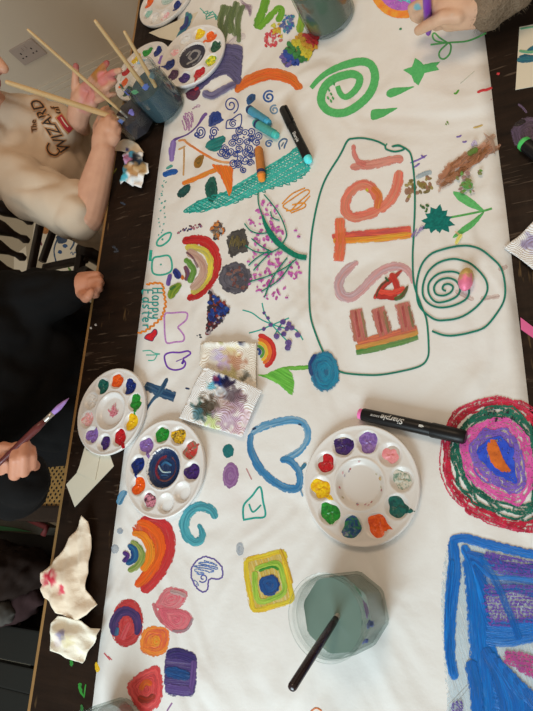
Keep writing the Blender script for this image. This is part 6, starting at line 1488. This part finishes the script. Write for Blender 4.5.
# cane chair under the person in black
m, nt, out = newmat('woven_cane')
vn = N(nt, 'ShaderNodeTexVoronoi'); vn.inputs['Scale'].default_value = 84.0; vn.inputs['Randomness'].default_value = .18
mp = pos(nt, (1, 1, 0), (0, 0, .785)); nt.links.new(mp, vn.inputs['Vector'])
hole = mapr(nt, vn.outputs['Distance'], .24, .34)
nz = noi(nt, pos(nt), 90, 3)
c = mixc(nt, hole, (.008, .006, .004), mixc(nt, nz, (.30, .15, .04), (.46, .26, .08)))
nt.links.new(bsdf(nt, c, .5, bump(nt, hole, .6, .003), spec=.3), out.inputs[0]); M_CANE = m
chB = empty('cane_seat_chair', (-1.11, .22, 0), 'cane-seated wooden chair under the person in black', 'chair')
b = bmesh.new(); add_box(b, (-1.31, .048, .440), (-.90, .47, .450), .003); bm_obj('cane_seat', b, M_CANE, chB, label='woven cane seat')
for lo, hi in (((-1.34, .015, .415), (-.87, .055, .455)), ((-1.34, .465, .415), (-.87, .505, .455)), ((-1.34, .015, .415), (-1.30, .505, .455)), ((-.905, .015, .415), (-.865, .505, .455))):
    b = bmesh.new(); add_box(b, lo, hi, .006); bm_obj('seat_rail', b, M_DARKWOOD, chB)
for x, y, h in ((-.885, .04, .44), (-.89, .48, .44), (-1.32, .12, .95), (-1.32, .48, .95)):
    v, f = lathe((x, y, 0), (x - (.05 if h > .5 else 0), y, h), [(0, .015), (.1, .02), (.5, .018), (1, .018)], 14); mesh_obj('leg', v, f, M_DARKWOOD, chB)
b = bmesh.new(); add_box(b, (-1.385, .07, .86), (-1.355, .485, .95), .006); bm_obj('back_rail', b, M_DARKWOOD, chB)
# bench with cushion and coats, and the slatted bench
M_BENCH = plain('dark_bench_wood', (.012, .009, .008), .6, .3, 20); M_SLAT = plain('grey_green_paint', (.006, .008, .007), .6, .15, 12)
bn = empty('low_bench', (-1.35, -.16, 0), 'dark low bench beyond the table edge under the cushion and coats', 'bench')
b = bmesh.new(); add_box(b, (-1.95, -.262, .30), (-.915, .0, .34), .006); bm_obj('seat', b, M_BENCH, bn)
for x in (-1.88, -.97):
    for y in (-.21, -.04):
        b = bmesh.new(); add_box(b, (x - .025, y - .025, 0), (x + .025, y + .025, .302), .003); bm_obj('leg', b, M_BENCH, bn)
cu = [(-34, 500), (0, 506), (47, 527.5), (43, 535), (20, 533), (0, 531), (-34, 534)]
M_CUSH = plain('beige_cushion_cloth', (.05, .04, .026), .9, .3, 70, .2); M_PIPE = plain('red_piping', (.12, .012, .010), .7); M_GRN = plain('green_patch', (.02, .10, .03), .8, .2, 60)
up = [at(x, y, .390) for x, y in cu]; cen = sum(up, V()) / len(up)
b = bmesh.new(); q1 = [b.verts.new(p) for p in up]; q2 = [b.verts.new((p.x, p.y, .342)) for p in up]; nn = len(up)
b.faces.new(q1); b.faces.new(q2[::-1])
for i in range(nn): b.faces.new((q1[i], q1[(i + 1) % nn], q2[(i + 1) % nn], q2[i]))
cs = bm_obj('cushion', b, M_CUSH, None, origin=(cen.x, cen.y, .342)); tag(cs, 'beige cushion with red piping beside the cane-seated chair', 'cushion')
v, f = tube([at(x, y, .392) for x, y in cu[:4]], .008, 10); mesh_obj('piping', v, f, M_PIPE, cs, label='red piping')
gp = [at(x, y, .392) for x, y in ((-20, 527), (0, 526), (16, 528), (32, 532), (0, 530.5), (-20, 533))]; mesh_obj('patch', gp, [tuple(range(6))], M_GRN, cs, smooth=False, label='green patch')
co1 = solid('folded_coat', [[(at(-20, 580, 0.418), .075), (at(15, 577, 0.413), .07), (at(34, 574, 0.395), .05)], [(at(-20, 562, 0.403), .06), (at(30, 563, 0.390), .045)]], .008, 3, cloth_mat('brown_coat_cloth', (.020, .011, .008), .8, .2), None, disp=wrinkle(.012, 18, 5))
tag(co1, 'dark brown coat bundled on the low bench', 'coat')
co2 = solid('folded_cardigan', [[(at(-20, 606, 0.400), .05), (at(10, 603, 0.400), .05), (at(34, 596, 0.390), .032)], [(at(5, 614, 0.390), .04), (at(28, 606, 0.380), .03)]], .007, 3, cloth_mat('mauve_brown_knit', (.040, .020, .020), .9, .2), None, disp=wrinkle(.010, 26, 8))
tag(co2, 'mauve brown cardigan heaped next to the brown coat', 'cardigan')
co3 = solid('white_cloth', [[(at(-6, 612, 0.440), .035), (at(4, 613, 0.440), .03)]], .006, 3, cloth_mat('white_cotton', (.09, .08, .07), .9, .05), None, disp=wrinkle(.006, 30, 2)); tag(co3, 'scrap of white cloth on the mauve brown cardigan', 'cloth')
sb = empty('slatted_bench', (-1.35, -.52, 0), 'grey-green slatted bench in the dark bottom corner', 'bench')
for y in (640, 668, 694, 722, 750):
    p = at(14, y, .40); b = bmesh.new(); add_box(b, (p.x - .7, p.y - .046, .38), (p.x + .13, p.y + (.030 if y == 640 else .008), .405), .004); bm_obj('slat', b, M_SLAT, sb)
p0, p1 = at(14, 640, .40), at(14, 760, .40)
for x in (p0.x - .6, p0.x + .08):
    b = bmesh.new(); add_box(b, (x - .03, p1.y, .33), (x + .03, p0.y, .381), .004); bm_obj('bearer', b, M_SLAT, sb)
    for y in (p1.y + .04, p0.y - .04): b = bmesh.new(); add_box(b, (x - .025, y - .025, 0), (x + .025, y + .025, .335), .003); bm_obj('leg', b, M_SLAT, sb)
# ================================================================== light
def area(name, loc, target, sx, sy, energy, col):
    l = bpy.data.lights.new(name, 'AREA'); l.shape = 'RECTANGLE'; l.size = sx; l.size_y = sy; l.energy = energy; l.color = col
    o = bpy.data.objects.new(name, l); o.location = loc; COL.objects.link(o)
    o.rotation_euler = (V(target) - V(loc)).to_track_quat('-Z', 'Y').to_euler(); return o
area('window_daylight', (-.62, -1.85, 1.75), (-.3, .25, .75), 1.2, 1.0, 53, (.75, .92, 1.0))
area('ceiling_lamp', (-.1, 1.0, 2.3), (-.2, .95, .75), .5, .5, 7.5, (1.0, .74, .50))
w = bpy.data.worlds.new('room_light'); SC.world = w; w.use_nodes = True
w.node_tree.nodes['Background'].inputs[0].default_value = (1.0, .82, .64, 1); w.node_tree.nodes['Background'].inputs[1].default_value = .34
SC.view_settings.view_transform = 'Standard'; SC.view_settings.look = 'None'; SC.view_settings.gamma = 1.0; SC.view_settings.exposure = 0.0
SC.cycles.transparent_max_bounces = 48
